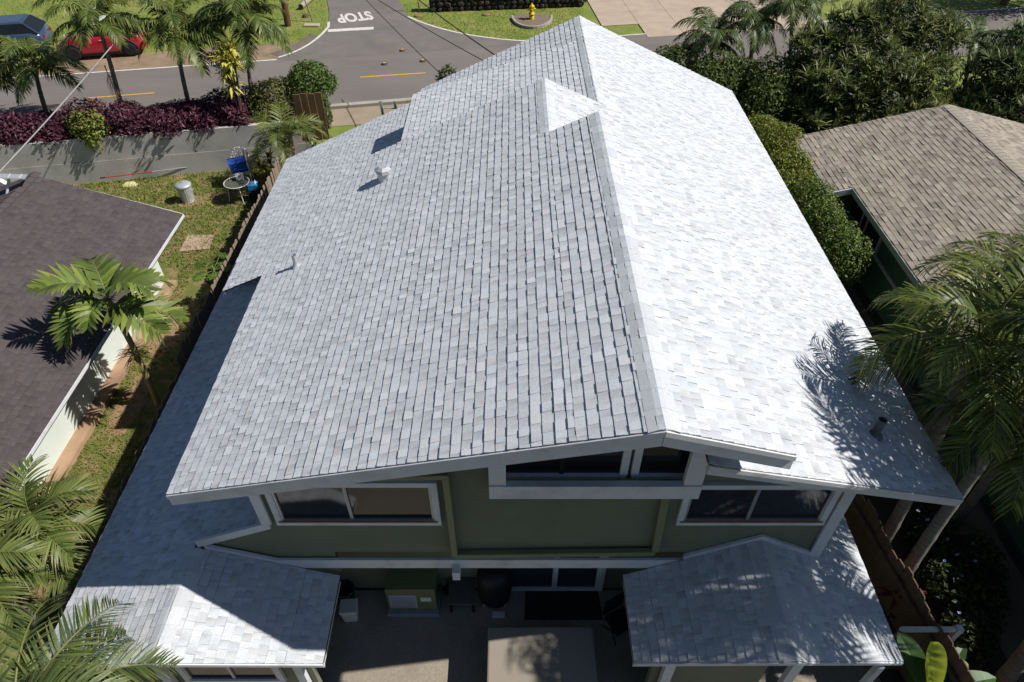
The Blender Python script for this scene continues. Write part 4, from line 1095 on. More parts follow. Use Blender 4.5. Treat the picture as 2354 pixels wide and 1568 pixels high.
# ---- round shrubs at the street corner of the plot
b1 = at_z(640, 268, 1.4); 
shrub('green_shrub', 'large glossy shrub with reddish leaves behind the plank gate', [((b1.x+.1, b1.y+.1, 2.15), (.85, .75, .6)), ((b1.x-.8, b1.y-.1, 1.85), (.8, .6, .5)), ((b1.x+.7, b1.y+.1, 2.0), (.6, .6, .55)), ((b1.x-.3, b1.y-.5, 1.7), (.8, .5, .45))], (.06, .085, .025), (.20, .19, .06), .085, 92, base=(b1.x, b1.y, 1.4))
b2 = at_z(725, 262, 1.4)
shrub('green_shrub', 'rounded bright green shrub overhanging the plank gate', [((b2.x, b2.y+.3, 2.65), (.75, .75, .6)), ((b2.x+.5, b2.y+.3, 2.35), (.45, .5, .4)), ((b2.x-.5, b2.y+.2, 2.4), (.5, .5, .45))], (.06, .12, .02), (.14, .21, .04), .085, 93, base=(b2.x, b2.y+.2, 1.4))
b3 = at_z(750, 300, 1.1)
shrub('green_shrub', 'narrow clipped green shrub in front of the street kerb', [((b3.x+.1, b3.y, 1.7), (.22, .3, .5)), ((b3.x+.1, b3.y, 2.2), (.2, .25, .35))], (.06, .11, .02), (.12, .18, .04), .06, 94, base=(b3.x+.1, b3.y, 1.1))
b4 = at_z(600, 165, 1.5)
shrub('green_shrub', 'loose airy shrub beside the tall street palm', [((b4.x, at_z(600, 250, 1.5).y, 3.3), (.45, .35, .45)), ((b4.x+.1, at_z(600, 250, 1.5).y, 2.7), (.3, .3, .4))], (.05, .09, .02), (.12, .16, .04), .07, 95, base=(b4.x+.2, at_z(600, 250, 1.5).y, 1.5), dens=.45)
pw_ = at_y(1030, 178, 21.5)
shrub('green_shrub', 'small dark shrub peeping over the front edge of the white roof', [((pw_.x, 21.5, pw_.z-.55), (.4, .35, .7))], (.05, .085, .02), (.10, .14, .03), .07, 96, base=(pw_.x, 21.5, 1.2))
# ---- shrubs in front of the house on the right, big spiky bush, hedge along the right eave
rg = random.Random(33)
for k, (u, v, z, rx, rz_) in enumerate(((1560, 150, 2.4, .9, .7), (1625, 185, 2.2, .9, .8), (1690, 175, 2.3, .9, .7), (1760, 200, 2.2, 1.0, .9), (1745, 255, 1.6, .9, .8), (1800, 270, 1.3, 1.0, .8), (1860, 180, 2.4, 1.1, .9))):
    q = at_z(u, v, z)
    shrub('dark_shrub', 'dark green leafy shrub below the dark street palms', [((q.x, q.y, z), (rx, .8, rz_)), ((q.x+.5, q.y-.4, z-.6), (rx*.8, .7, rz_))], (.04, .075, .014), (.15, .19, .04), .085, 200+k, 'dark shrubs right of the front yard', base=(q.x, q.y, .5))
bb = []
for (u, v, z, rr_) in ((1880, 130, 3.2, 1.1), (1960, 90, 3.8, 1.2), (2050, 70, 4.0, 1.3), (2130, 110, 3.4, 1.1), (1900, 210, 2.4, 1.1), (2000, 180, 2.8, 1.3), (2100, 200, 2.4, 1.2), (1870, 270, 1.5, 1.0), (1980, 265, 1.6, 1.2), (2090, 270, 1.5, 1.0)):
    q = at_z(u, v, z); bb.append(((q.x, q.y, z), (rr_, .9, rr_*.8)))
shrub('spiky_bush', 'huge spiky leaved bush behind the tan shingle roof', bb, (.02, .04, .01), (.09, .12, .03), .10, 300, cat='bush', dens=.42, base=(at_z(1990, 265, 1.5).x, at_z(1990, 265, 1.5).y, .2), rose=(420, .5, .045, (.09, .13, .03), (.38, .40, .15)), el=2.6)
bb = []
for (u, v, z, rr_) in ((2300, 190, 2.6, 1.2), (2350, 130, 3.2, 1.3), (2260, 250, 1.8, 1.0), (2340, 260, 1.8, 1.1)):
    q = at_z(u, v, z); bb.append(((q.x, q.y, z), (rr_, .9, rr_*.8)))
shrub('spiky_bush', 'spiky bush at the far side of the tan roof near the white kerb', bb, (.015, .035, .01), (.07, .10, .03), .10, 301, cat='bush', dens=.4, base=(at_z(2300, 260, 1.5).x, at_z(2300, 260, 1.5).y, .2), rose=(170, .5, .045, (.05, .09, .025), (.22, .26, .09)), el=2.6)
# big dark trees across the street, top right
def tree(label, base, blobs, c1, c2, size, seed, group=None):
    base = Vector(base); t = thing('tree', label, 'tree', base, 0, group); r = random.Random(seed); mb = MB()
    for c, rad in blobs:
        n = int(4.2*(rad[0]*rad[1]+rad[0]*rad[2]+rad[1]*rad[2])*1.1/(size*size*.75)); leafcloud(mb, Vector(c)-base, rad, min(n, 9000), size, c1, c2, r, shell=.35, jag=.3)
    mb.build('crown', M_leaf, t)
    mb = MB(); top = Vector(blobs[0][0])-base; mb.tube([(0, 0, 0), top*.5, top*.9], [.22, .17, .08], 8)
    for c, rad in blobs[1:]: mb.tube([top*.45, (top*.45 + (Vector(c)-base))/2 + Vector((0, 0, .2)), Vector(c)-base], [.10, .07, .03], 6)
    mb.build('trunk', M_twig, t); return t
q = at_z(2300, 60, 1.2)
tree('dark tree casting shade on the street by the far driveway', (q.x+2, q.y+3.5, 1.2), [((q.x+2, q.y+3.5, 4.6), (2.2, 2, 1.6)), ((q.x+.2, q.y+3.0, 4.2), (1.6, 1.5, 1.1)), ((q.x+4, q.y+3, 4.0), (2, 1.6, 1.6))], (.02, .04, .012), (.06, .09, .02), .13, 401)
q = at_z(1930, 5, 1.2)
tree('dark shady tree across the street behind the spiky bush', (q.x, q.y+1.5, 1.2), [((q.x, q.y+1.5, 3.9), (2.0, 1.6, 1.3)), ((q.x-1.8, q.y+1.5, 3.4), (1.5, 1.2, 1.1)), ((q.x+1.6, q.y+1.7, 3.5), (1.4, 1.2, 1.1))], (.02, .045, .012), (.08, .11, .025), .12, 402)
# yellow green hedge between the white roof and the tan roof
for k, (u, v, z, rx) in enumerate(((1752, 318, 1.3, .6), (1790, 350, 1.8, .75), (1800, 410, 1.7, .7), (1822, 445, 1.7, .75), (1870, 480, 1.7, .75), (1880, 540, 1.7, .7), (1915, 590, 1.6, .72))):
    q = at_z(u, v, z); yl = .5 if k < 4 else .0
    shrub('hedge_shrub', 'yellow green small leaved shrub between the white roof and the green house', [((q.x, q.y, z), (rx, .75, .8)), ((q.x, q.y+.2, z-.7), (rx*.9, .7, .7))], lerp((.06, .11, .02), (.13, .16, .02), yl), lerp((.20, .26, .045), (.40, .38, .05), yl), .065, 500+k, 'hedge shrubs along the right eave', base=(q.x, q.y, 0))
# papaya by the fence
q = at_z(492, 622, 1.5); t = thing('papaya_plant', 'young papaya with lobed leaves leaning over the board fence', 'plant', (-8.3, q.y, 0)); r = random.Random(6)
mb = MB(); mb.tube([(0, 0, 0), (.03, 0, .9), (.02, 0, 1.65)], [.05, .045, .03], 8); mb.build('stem', M_shaft, t)
for k in range(12):
    a = k*2.4; e = R(r.uniform(-10, 45)); l = r.uniform(.25, .5); tip_ = Vector((math.cos(a)*math.cos(e), math.sin(a)*math.cos(e), math.sin(e)*.8))*l + Vector((0, 0, 1.55 + r.uniform(-.35, .1)))
    mb = MB(); mb.tube([(0, 0, 1.5), tip_], .01, 5, col=(.2, .24, .06)); kk = r.uniform(.8, 1.3)
    for j in range(7):
        b_ = a + (j-3)*.62; d = Vector((math.cos(b_), math.sin(b_), -.25)); sd = Vector((-math.sin(b_), math.cos(b_), 0)); L_ = .26*(1-.08*abs(j-3))
        c = tuple(q_*kk for q_ in lerp((.07, .13, .02), (.15, .22, .035), r.random()))
        mb.face([tip_, tip_ + d*L_*.5 + sd*.055, tip_ + d*L_ , tip_ + d*L_*.5 - sd*.055], c)
        mb.face([tip_ + d*L_*.45, tip_ + d*L_*.7 + sd*.09, tip_ + d*L_*.62], c); mb.face([tip_ + d*L_*.45, tip_ + d*L_*.62, tip_ + d*L_*.7 - sd*.09], c)
    mb.build('leaf', M_leaf, t)
# croton with yellow leaves behind the patio chair
q = at_z(612, 395, .3); t = thing('croton', 'yellow striped croton plant behind the patio chair', 'plant', (q.x, q.y, 0)); mb = MB(); r = random.Random(9)
for k in range(5): rosette(mb, (r.uniform(-.3, .3), r.uniform(-.2, .2), r.uniform(.4, .9)), 16, .38, .09, (.10, .15, .02), (.55, .50, .05), r, (-20, 80), .6)
mb.build('foliage', M_waxy, t)
# banana leaves in the lower right corner
def big_leaf(mb, base, tipv, w, c, r, sag=.25):
    base, tipv = Vector(base), Vector(tipv); d = tipv-base; sd = d.cross(Vector((0, 0, 1))).normalized(); N = 9; prev = None
    for i in range(N+1):
        f = i/N; p = base + d*f + Vector((0, 0, -sag*f*f*d.length)); ww = w*math.sin(math.pi*min(1, .08+.92*f))**.55 if i < N else .02
        L_, R__ = p - sd*ww/2 + Vector((0, 0, ww*.16)), p + sd*ww/2 + Vector((0, 0, ww*.16)); cur = (L_, p, R__)
        if prev:
            k = r.uniform(.88, 1.1); cc = tuple(q_*k for q_ in c)
            mb.face([prev[0], prev[1], cur[1], cur[0]], cc); mb.face([prev[1], prev[2], cur[2], cur[1]], tuple(q_*.9 for q_ in cc))
        prev = cur
qb = at_z(2180, 1560, .8); t = thing('banana_plant', 'banana plant with big paddle leaves beside the ragged fence', 'plant', (qb.x, qb.y, 0)); r = random.Random(12)
for (ua, va, za, ub, vb, zb2, w, c) in ((2130, 1590, 1.5, 2072, 1440, 2.0, .40, (.05, .12, .03)), (2150, 1590, 1.4, 2150, 1465, 2.4, .50, (.27, .33, .03)), (2160, 1585, 1.3, 2300, 1550, 1.5, .34, (.06, .15, .035)), (2150, 1590, 1.3, 2230, 1470, 1.6, .24, (.05, .11, .03)), (2200, 1600, 1.2, 2340, 1585, 1.5, .28, (.05, .12, .03)), (2110, 1600, 1.3, 2095, 1500, 1.7, .3, (.06, .10, .02))):
    A, B = at_z(ua, va, za), at_z(ub, vb, zb2); mb = MB(); big_leaf(mb, A-t.location, B-t.location, w, c, r, .15); mb.build('leaf', M_waxy, t)
mb = MB(); mb.tube([(0, 0, 0), (0, 0, 1.4)], [.1, .07], 8); mb.build('stem', M_shaft, t)
# red ti plant at the fence
q = at_z(2080, 1365, 1.0); t = thing('ti_plant', 'dark red ti plant against the brown fence', 'plant', (q.x-.1, q.y, 0)); r = random.Random(13); mb = MB()
rosette(mb, (0, 0, 1.0), 20, .45, .09, (.16, .02, .03), (.34, .07, .05), r, (-30, 70), .6); rosette(mb, (.05, -.35, .7), 12, .35, .08, (.10, .015, .03), (.2, .03, .03), r, (-30, 70), .6); mb.build('leaf_head', M_waxy, t)
mb = MB(); mb.tube([(0, 0, 0), (0, 0, 1.0)], .025, 6); mb.build('stem', M_twig, t)
# low flowering ground plants in the bed
for k in range(9):
    u, v = ((2120, 1190), (2150, 1235), (2180, 1285), (2200, 1330), (2215, 1385), (2240, 1290), (2235, 1440), (2165, 1330), (2260, 1370))[k]; q = at_z(u, v, .3)
    if q.x < 7.3: q.x = 7.3
    shrub('bed_shrub', 'low shady shrub with small blue flowers in the garden bed', [((q.x, q.y, .3), (.45, .5, .35))], (.015, .03, .01), (.06, .085, .02), .075, 600+k, 'shrubs in the shady bed', base=(q.x, q.y, 0), dens=.8)
mb = MB(); r = random.Random(3); fl = thing('blue_flowers', 'scattered small pale blue flowers over the bed shrubs', 'flowers', (7.8, 7, 0))
for (u, v) in ((2133, 1195), (2155, 1205), (2177, 1240), (2235, 1250), (2200, 1275), (2170, 1290), (2240, 1290), (2210, 1325), (2225, 1545), (2205, 1410), (2110, 1175)):
    q = at_z(u, v, .72); rosette(mb, q-fl.location, 6, .05, .035, (.30, .36, .62), (.42, .48, .75), r, (10, 60), .1)
mb.build('petals', M_leaf, fl)
# ================================================================= things
M_blue = mat('blue_plastic', (.02, .09, .42), .4, .08, 4, spec=.4)
M_lblue = mat('light_blue_plastic', (.03, .22, .48), .45, .1, 5)
M_cream = mat('off_white_plastic', (.60, .58, .55), .5, .08, 5)
M_black = mat('black_vinyl', (.012, .013, .016), .5, .2, 6, .1, 20)
M_tan = mat('tan_vinyl', (.285, .25, .205), .55, .05, 1.5, .04, 10)
# dustbin
p = at_z(434, 462, 0); d = thing('dustbin', 'galvanised steel dustbin with lid standing on bare earth', 'dustbin', p)
mb = MB(); mb.lathe([(.205, 0), (.215, .03), (.20, .035), (.245, .60), (.26, .61), (.262, .64)], n=36, flute=.03, smooth=False); mb.build('body', M_galv, d)
mb = MB(); mb.lathe([(.275, .62), (.28, .66), (.23, .70), (.05, .725)], n=24); l_ = mb.build('lid', M_galv, d)
mb = MB(); mb.tube([(-.07, 0, .71), (-.06, 0, .76), (.06, 0, .76), (.07, 0, .71)], .01, 6); mb.build('handle', M_galv, l_)
for s_ in (-1, 1): mb = MB(); mb.tube([(s_*.24, -.06, .47), (s_*.29, -.06, .45), (s_*.29, .06, .45), (s_*.24, .06, .47)], .008, 6); mb.build('handle', M_galv, d)
# round glass table
p = at_z(548, 468, 0); tb = thing('patio_table', 'round glass topped patio table with white rim by the fence', 'table', (p.x+.05, p.y+.25, 0))
mb = MB(); mb.lathe([(.40, .70), (.40, .712)], n=28); mb.build('glass_top', mat('table_glass', (.10, .11, .08), .08, .1, spec=.5), tb)
mb = MB(); mb.tube([(.43*math.cos(a*math.pi/16), .43*math.sin(a*math.pi/16), .705) for a in range(33)], .018, 6, cap=False); mb.build('rim', M_cream, tb)
for k in range(4):
    a = k*math.pi/2+.5; mb = MB(); mb.tube([(.3*math.cos(a), .3*math.sin(a), .69), (.36*math.cos(a), .36*math.sin(a), .35), (.42*math.cos(a), .42*math.sin(a), 0)], .018, 6); mb.build('leg', M_cream, tb)
# white resin chair behind it
p = at_z(560, 425, 0); chp = Vector((p.x+.05, p.y+.1, 0)); ch = thing('patio_chair', 'white plastic garden chair behind the patio table', 'chair', chp, R(15)); ch.scale = (1.2, 1.2, 1.3)
mb = MB(); mb.box((0, 0, .42), (.46, .44, .03)); mb.build('seat', M_cream, ch, .02)
mb = MB()
for k in range(7):
    f = (k-3)/3; mb.beam((f*.2, .22, .44), (f*.23, .32, .92-.10*f*f), .035, .015)
mb.tube([(-.25, .2, .44), (-.27, .3, .75), (-.18, .33, .92), (0, .34, .96), (.18, .33, .92), (.27, .3, .75), (.25, .2, .44)], .022, 6); mb.build('backrest', M_cream, ch)
for s_ in (-1, 1):
    mb = MB(); mb.tube([(s_*.25, .22, .66), (s_*.28, 0, .66), (s_*.27, -.22, .62), (s_*.24, -.22, .42)], .022, 6); mb.build('armrest', M_cream, ch)
    for yy in (-.2, .22): mb = MB(); mb.tube([(s_*.22, yy, .42), (s_*.25, yy*1.15, 0)], .022, 6); mb.build('leg', M_cream, ch)
def rbox(name, label, cat, loc, size, m, rz=0, lid=None, lidm=None, bevel=.02):
    t = thing(name, label, cat, loc, rz); mb = MB(); mb.box((0, 0, size[2]/2), size); mb.build('body', m, t, bevel)
    if lid: mb = MB(); mb.box((0, 0, size[2]+lid/2), (size[0]*1.04, size[1]*1.05, lid)); mb.build('lid', lidm or m, t, bevel)
    return t
cc = chp + Vector((-.06, -.05, .575))
cool = rbox('cool_box', 'blue cool box standing on the white garden chair', 'cool box', cc, (.60, .42, .34), M_blue, R(25), .08)
mb = MB(); mb.tube([(-.2, -.19, .3), (-.2, -.2, .12), (.2, -.2, .12), (.2, -.19, .3)], .012, 6); mb.build('handle', M_cream, cool)
rbox('crate', 'light blue crate of toys and bottles between table and fence', 'crate', (tb.location.x+.52, tb.location.y+.05, .42), (.34, .30, .22), M_lblue, R(10))
r = random.Random(4)
for k in range(6):
    mb = MB(); mb.lathe([(.035, 0), (.035, .13), (.015, .16), (.015, .19)], (0, 0, 0), 8); o = mb.build('bottle', mat('bottle_%s' % ('red', 'blue', 'white')[k % 3], ((.45, .04, .03), (.03, .2, .5), (.6, .6, .58))[k % 3], .4))
    o.location = (tb.location.x+.42+.11*(k % 3), tb.location.y-.02+.12*(k//3), .55); o.rotation_euler = (R(r.uniform(-15, 15)), R(r.uniform(-15, 15)), 0)
    tag(o, '%s bottle standing in the light blue crate' % ('small red', 'small blue', 'small white')[k % 3], 'bottle', 'bottles in the crate')
rbox('storage_box', 'black storage box under the light blue crate', 'box', (tb.location.x+.52, tb.location.y+.05, 0), (.40, .42, .40), M_black, R(10))
rbox('white_basin', 'stack of white plastic basins on the patio table', 'basin', (tb.location.x+.08, tb.location.y+.2, .715), (.26, .22, .16), M_cream, R(20), .03)
# pole leaning on the retaining wall
pa_, pb_ = at_y(242, 408, yt(-15)-.25), at_y(436, 384, yt(-11)-.2)
pl = thing('long_pole', 'red and grey extension pole lying along the retaining wall', 'pole', (0, 0, 0)); pm_ = pa_*.45+pb_*.55
mb = MB(); mb.tube([pa_, pm_], .022, 8); mb.build('red_half', mat('red_paint', (.35, .06, .04), .5), pl)
mb = MB(); mb.tube([pm_, pb_], .016, 8); mb.build('grey_half', M_galv, pl)
mb = MB(); mb.tube([pa_ - (pb_-pa_).normalized()*.18, pa_], .024, 8); mb.build('grip', M_black, pl)
# yellow cloth on the grass
q = at_z(300, 424, 0); mb = MB(); r = random.Random(2); n = 9; vs_ = [(0, 0, .07)]
for ring in (.12, .22):
    for k in range(n): a = k*2*math.pi/n; vs_.append((ring*1.3*math.cos(a)*r.uniform(.7, 1.2), ring*math.sin(a)*r.uniform(.7, 1.2), r.uniform(.02, .10) if ring < .2 else .01))
fs = [(0, 1+k, 1+(k+1) % n) for k in range(n)] + [(1+k, 1+n+k, 1+n+(k+1) % n, 1+(k+1) % n) for k in range(n)]
mb.add(vs_, fs); o = mb.build('crumpled_cloth', mat('pale_yellow_cloth', (.55, .52, .25), .9, .15, 10)); o.location = q; tag(o, 'crumpled pale yellow cloth lying on the grass', 'cloth')
# concrete paving slab in the grass
a_, b_, c_, d_ = [at_z(*uv, .03) for uv in ((412, 578), (480, 572), (492, 540), (432, 540))]
o = slab('paving_slab', [(q.x, q.y) for q in (a_, b_, c_, d_)], -.02, .035, mat('pinkish_slab', (.40, .29, .21), .9, .15, 3, .3, 30), False); tag(o, 'square pinkish concrete slab set in the yard grass', 'slab')
# ladder at the front eave
fy = Y_F + .12; lt0 = at_y(874, 231, fy); lt1 = at_y(893, 231, fy); lad = thing('ladder', 'aluminium extension ladder leaning on the front eave', 'ladder', (lt0.x, fy+1.0, ZS-.01))
dx_ = Vector((lt1.x-lt0.x, 0, 0)); top = Vector((0, -1.0, lt0.z-ZS)); w_ = .42
for s_ in (0, 1): mb = MB(); mb.beam(Vector((s_*w_, 0, 0)), top + Vector((s_*w_, 0, 0)), .035, .08, Vector((1, 0, 0))); mb.build('rail', M_galv, lad)
n = int(top.length/.28)
for k in range(1, n): q = top*(k/n); mb = MB(); mb.tube([q, q+Vector((w_, 0, 0))], .018, 6); mb.build('rung', M_galv, lad)
# ---------------- patio behind the house
ap_ = at_z(892, 1418, .02); aq = at_z(1010, 1418, .02)
ac = thing('heat_pump', 'green heat pump unit with white grille panel on the patio', 'heat pump', (ap_.x, ap_.y, .012)); W = aq.x-ap_.x; D_ = .46; Hh = .80
mb = MB(); mb.box((W/2, D_/2+.05, .07), (W*1.0, D_+.1, .12)); mb.build('plinth', mat('grey_plinth', (.22, .25, .28), .7, .1), ac)
M_acg = mat('olive_metal', (.15, .17, .075), .45, .06, 2)
mb = MB(); mb.box((W/2, D_/2+.08, .13+Hh/2), (W*.94, D_, Hh)); mb.build('casing', M_acg, ac, .015)
mb = MB(); mb.box((W*.34, .072, .13+Hh*.45), (W*.52, .02, Hh*.62)); gr = mb.build('grille', mat('grille_white', (.42, .42, .45), .6, .05), ac, .006)
for k in range(12): mb = MB(); mb.box((W*.34, .060, .13+Hh*.18+k*Hh*.048), (W*.48, .012, .012)); mb.build('slat', mat('grille_slat', (.30, .30, .33), .6), gr)
mb = MB(); mb.box((W*.78, .074, .13+Hh*.55), (.2, .012, .14)); mb.build('rating_label', M_white, ac)
for k in range(2): mb = MB(); mb.tube([(W*.98, D_*.6+.1*k, .5), (W*1.12, D_*.6+.1*k, .45), (W*1.14, D_*.8+.1*k, .2), (W*1.1, D_*1.3, .1)], .03, 8); mb.build('hose', M_black, ac)
q = at_z(803, 1432, .012); bn = thing('waste_bin', 'white plastic waste bin standing beside the porch roof edge', 'bin', (q.x+.03, q.y+.12, .012), R(4))
mb = MB(); mb.add([(-.13, -.11, 0), (.13, -.11, 0), (.13, .11, 0), (-.13, .11, 0), (-.16, -.14, .42), (.16, -.14, .42), (.16, .14, .42), (-.16, .14, .42)], [(0, 3, 2, 1), (4, 5, 6, 7), (0, 1, 5, 4), (1, 2, 6, 5), (2, 3, 7, 6), (3, 0, 4, 7)]); mb.build('body', M_cream, bn, .03)
mb = MB(); mb.box((0, 0, .44), (.34, .30, .05)); mb.build('lid', M_cream, bn, .02)
q = at_z(797, 1375, .012); bk = thing('bucket', 'dark blue round bucket beside the heat pump', 'bucket', q)
mb = MB(); mb.lathe([(.16, 0), (.20, .32), (.21, .33), (.19, .32), (.15, .05)], n=20); mb.build('body', mat('dark_blue_plastic', (.015, .03, .06), .5), bk)
mb = MB(); mb.tube([(-.2, 0, .3), (-.1, -.15, .34), (.1, -.15, .34), (.2, 0, .3)], .006, 5); mb.build('handle', M_galv, bk)
# covered barbecue
q = at_z(1137, 1408, .012); bq = thing('barbecue', 'barbecue under a black vinyl cover beside the sliding door', 'barbecue', (q.x, q.y+.3, .012)); mb = MB()
mb.lathe([(.30, .08), (.33, .3), (.34, .75), (.33, .95), (.26, 1.08), (.12, 1.12)], n=20, sy=.85); mb.build('cover', M_black, bq)
for sx in (-1, 1):
    for sy in (-1, 1): mb = MB(); mb.box((sx*.2, sy*.17, .06), (.04, .04, .13)); mb.build('leg', M_galv, bq)
mb = MB(); mb.box((.08, -.36, .04), (.25, .12, .05)); mb.build('base_shelf', M_cream, bq, .01)
# low concrete pier / side bench between heat pump and barbecue
q0, q1 = at_z(1033, 1412, .02), at_z(1093, 1412, .02); bench = thing('side_bench', 'narrow brown plank bench against the rear wall', 'bench', (q0.x, q0.y, .012))
mb = MB(); mb.box(((q1.x-q0.x)/2, .55, .42), ((q1.x-q0.x), 1.1, .04)); mb.build('top', mat('brown_plank', (.10, .085, .07), .8, .15, 6, .2, 30), bench)
for sx in (0.04, (q1.x-q0.x)-.04):
    for yy in (.06, 1.02): mb = MB(); mb.box((sx, yy, .2), (.05, .05, .4)); mb.build('leg', M_black, bench)
# door mat
mq_ = [at_z(*uv, .02) for uv in ((1206, 1425), (1386, 1425), (1374, 1356), (1208, 1354))]
o = slab('door_mat', [(v.x, v.y) for v in mq_], .012, .028, mat('dark_mat', (.03, .026, .028), .95, .3, 30, .5, 80), False); tag(o, 'wide dark mat in front of the sliding door', 'mat')
# hot tub with tan folding cover
h0 = at_z(1122, 1440, .85); h1 = at_z(1362, 1432, .85); tub = thing('hot_tub', 'hot tub under a folding tan vinyl cover on the patio', 'hot tub', (h0.x, h0.y-2.1, .012)); Wt = h1.x-h0.x; Lt = 2.1
mb = MB(); mb.box((Wt/2, Lt/2, .36), (Wt*.96, Lt*.96, .72)); mb.build('shell', mat('brown_cabinet', (.08, .06, .05), .7, .15, 5), tub, .05)
for k in range(2): mb = MB(); mb.box((Wt/2, Lt*(.25+.5*k), .79), (Wt, Lt*.496, .12)); mb.build('cover_half', M_tan, tub, .035)
# folding chair in the shade by the right porch
q = at_z(1420, 1450, .012); fc = thing('folding_chair', 'dark folding garden chair in the shade beside the right porch', 'chair', q, R(30))
mb = MB(); mb.box((0, 0, .42), (.45, .42, .03)); mb.build('seat', M_black, fc, .01); mb = MB(); mb.box((0, .24, .7), (.45, .03, .5)); mb.build('backrest', M_black, fc, .01)
for sx in (-.2, .2):
    mb = MB(); mb.tube([(sx, -.2, 0), (sx, .24, .9)], .014, 6); mb.build('leg', M_black, fc); mb = MB(); mb.tube([(sx, .25, 0), (sx, -.2, .44)], .014, 6); mb.build('leg', M_black, fc)
# pebbles / small cover at patio
# ---------------- street furniture
def pole_thing(): pass
b_ = at_z(662, 58, ZS); t_ = at_y(645, -40, b_.y); up_ = thing('utility_pole', 'brown wooden utility pole on the far lawn', 'pole', b_)
mb = MB(); mb.tube([(0, 0, -.2), (t_-b_)*1.0 + Vector((0, 0, 0)), Vector(((t_-b_).x*1.6, 0, 8.0))], [.17, .15, .11], 12); mb.build('shaft', mat('creosoted_wood', (.12, .065, .035), .85, .3, 8, .4, 30, stretch=(3, 3, .3)), up_)
mb = MB(); mb.box(((t_-b_).x*1.6, 0, 7.4), (1.8, .1, .12)); mb.build('crossarm', M_twig, up_)
b_ = at_z(693, 22, ZS); lg = thing('log', 'short grey log lying on the far lawn', 'log', b_); mb = MB(); mb.tube([(0, 0, .14), (.25, 1.9, .14)], .14, 12); mb.build('trunk', mat('grey_wood', (.33, .28, .22), .9, .2, 8, .3, 30), lg)
mb = MB(); mb.tube([(-.002, -.012, .14), (0, 0, .14)], .115, 12); mb.build('end_grain', M_twig, lg)
b_ = at_z(718, 49, ZS); sg = thing('street_sign_post', 'thin leaning metal sign post on the far lawn', 'post', b_); t_ = at_y(690, -30, b_.y+.3)
mb = MB(); mb.tube([(0, 0, 0), t_-b_], .03, 8); mb.build('post', mat('rusty_steel', (.16, .12, .09), .7, .2), sg); mb = MB(); mb.box((t_.x-b_.x, t_.y-b_.y+.03, t_.z-b_.z+.4), (.7, .02, .7)); mb.build('plate', M_galv, sg)
for (u, v, lbl) in ((717, 58, 'small concrete meter box lid in the far lawn'), (703, 38, 'small brown stump beside the leaning post')):
    b_ = at_z(u, v, ZS); mb = MB()
    if u == 717: mb.box((0, 0, .03), (.75, .4, .08))
    else: mb.lathe([(.18, 0), (.16, .12), (.05, .16)], n=9)
    o = mb.build('meter_box' if u == 717 else 'stump', M_drive if u == 717 else M_twig); o.location = b_ - Vector((0, 0, .03)); tag(o, lbl, 'lid' if u == 717 else 'stump')
b_ = at_z(1167, 28, ZS); t_ = at_y(1159, -8, b_.y); b_ = at_z(1167-1, 28, ZS)
yp = at_z(1677/4096*2354, 45/2729*1568, ZS); mp_ = thing('marker_post', 'thin yellow marker post on the lawn beside the rock wall', 'post', yp); mb = MB(); mb.tube([(0, 0, 0), (-.05, 0, 1.5)], .035, 8); mb.build('post', M_liney, mp_)
mb = MB(); mb.tube([(-.03, 0, .9), (-.033, 0, 1.0)], .038, 8); mb.build('reflective_band', M_white, mp_)
# fire hydrant on its half-round bed
M_yel = mat('hydrant_yellow', (.62, .43, .01), .45, .08, 5)
hb = at_z(1222, 46, ZS); hy = thing('fire_hydrant', 'yellow fire hydrant on a half round kerbed bed', 'fire hydrant', (hb.x, hb.y, ZS+.05))
mb = MB(); mb.lathe([(.13, 0), (.13, .16), (.10, .17), (.10, .22), (.16, .225), (.16, .275), (.105, .28), (.105, .56), (.14, .565), (.14, .60), (.11, .66), (.04, .70), (.04, .75)], n=16); mb.build('barrel', M_yel, hy)
for a_, L_ in ((0, .20), (math.pi, .20), (-math.pi/2, .22)):
    d = Vector((math.cos(a_), math.sin(a_), 0)); mb = MB(); mb.tube([Vector((0, 0, .47)), Vector((0, 0, .47)) + d*L_*.8, Vector((0, 0, .47)) + d*L_], [.06, .06, .05], 10); mb.build('outlet', M_yel, hy)
M_bed = mat('gravel_bed', (.19, .145, .115), .95, .2, 12, .5, 40)
bl, br, bf = at_z(1178, 40, ZS), at_z(1268, 38, ZS), at_z(1225, 64, ZS)
cx_, rx_ = (bl.x+br.x)/2, (br.x-bl.x)/2; ry_ = bl.y - bf.y + .1; n = 16
bed = thing('hydrant_bed', 'half round gravel bed with concrete edging under the hydrant', 'planting bed', (cx_, bl.y, ZS))
half = [(rx_*math.cos(math.pi + math.pi*k/n), ry_*math.sin(math.pi + math.pi*k/n)) for k in range(n+1)]
half = [(x, y + .02*x) for x, y in half] + [(rx_*.8, .35), (-rx_*.8, .35)]
mb = MB(); mb.hexa([(x*.95, y*.95, -.02) for x, y in half], [(x*.95, y*.95, .055) for x, y in half]); mb.build('gravel', M_bed, bed)
for k in range(n):
    (xa_, ya_), (xb_, yb_3) = half[k], half[k+1]; mb = MB(); mb.beam((xa_, ya_, .0), (xb_, yb_3, .0), .10, .22); mb.build('edging_stone', M_conc, bed)
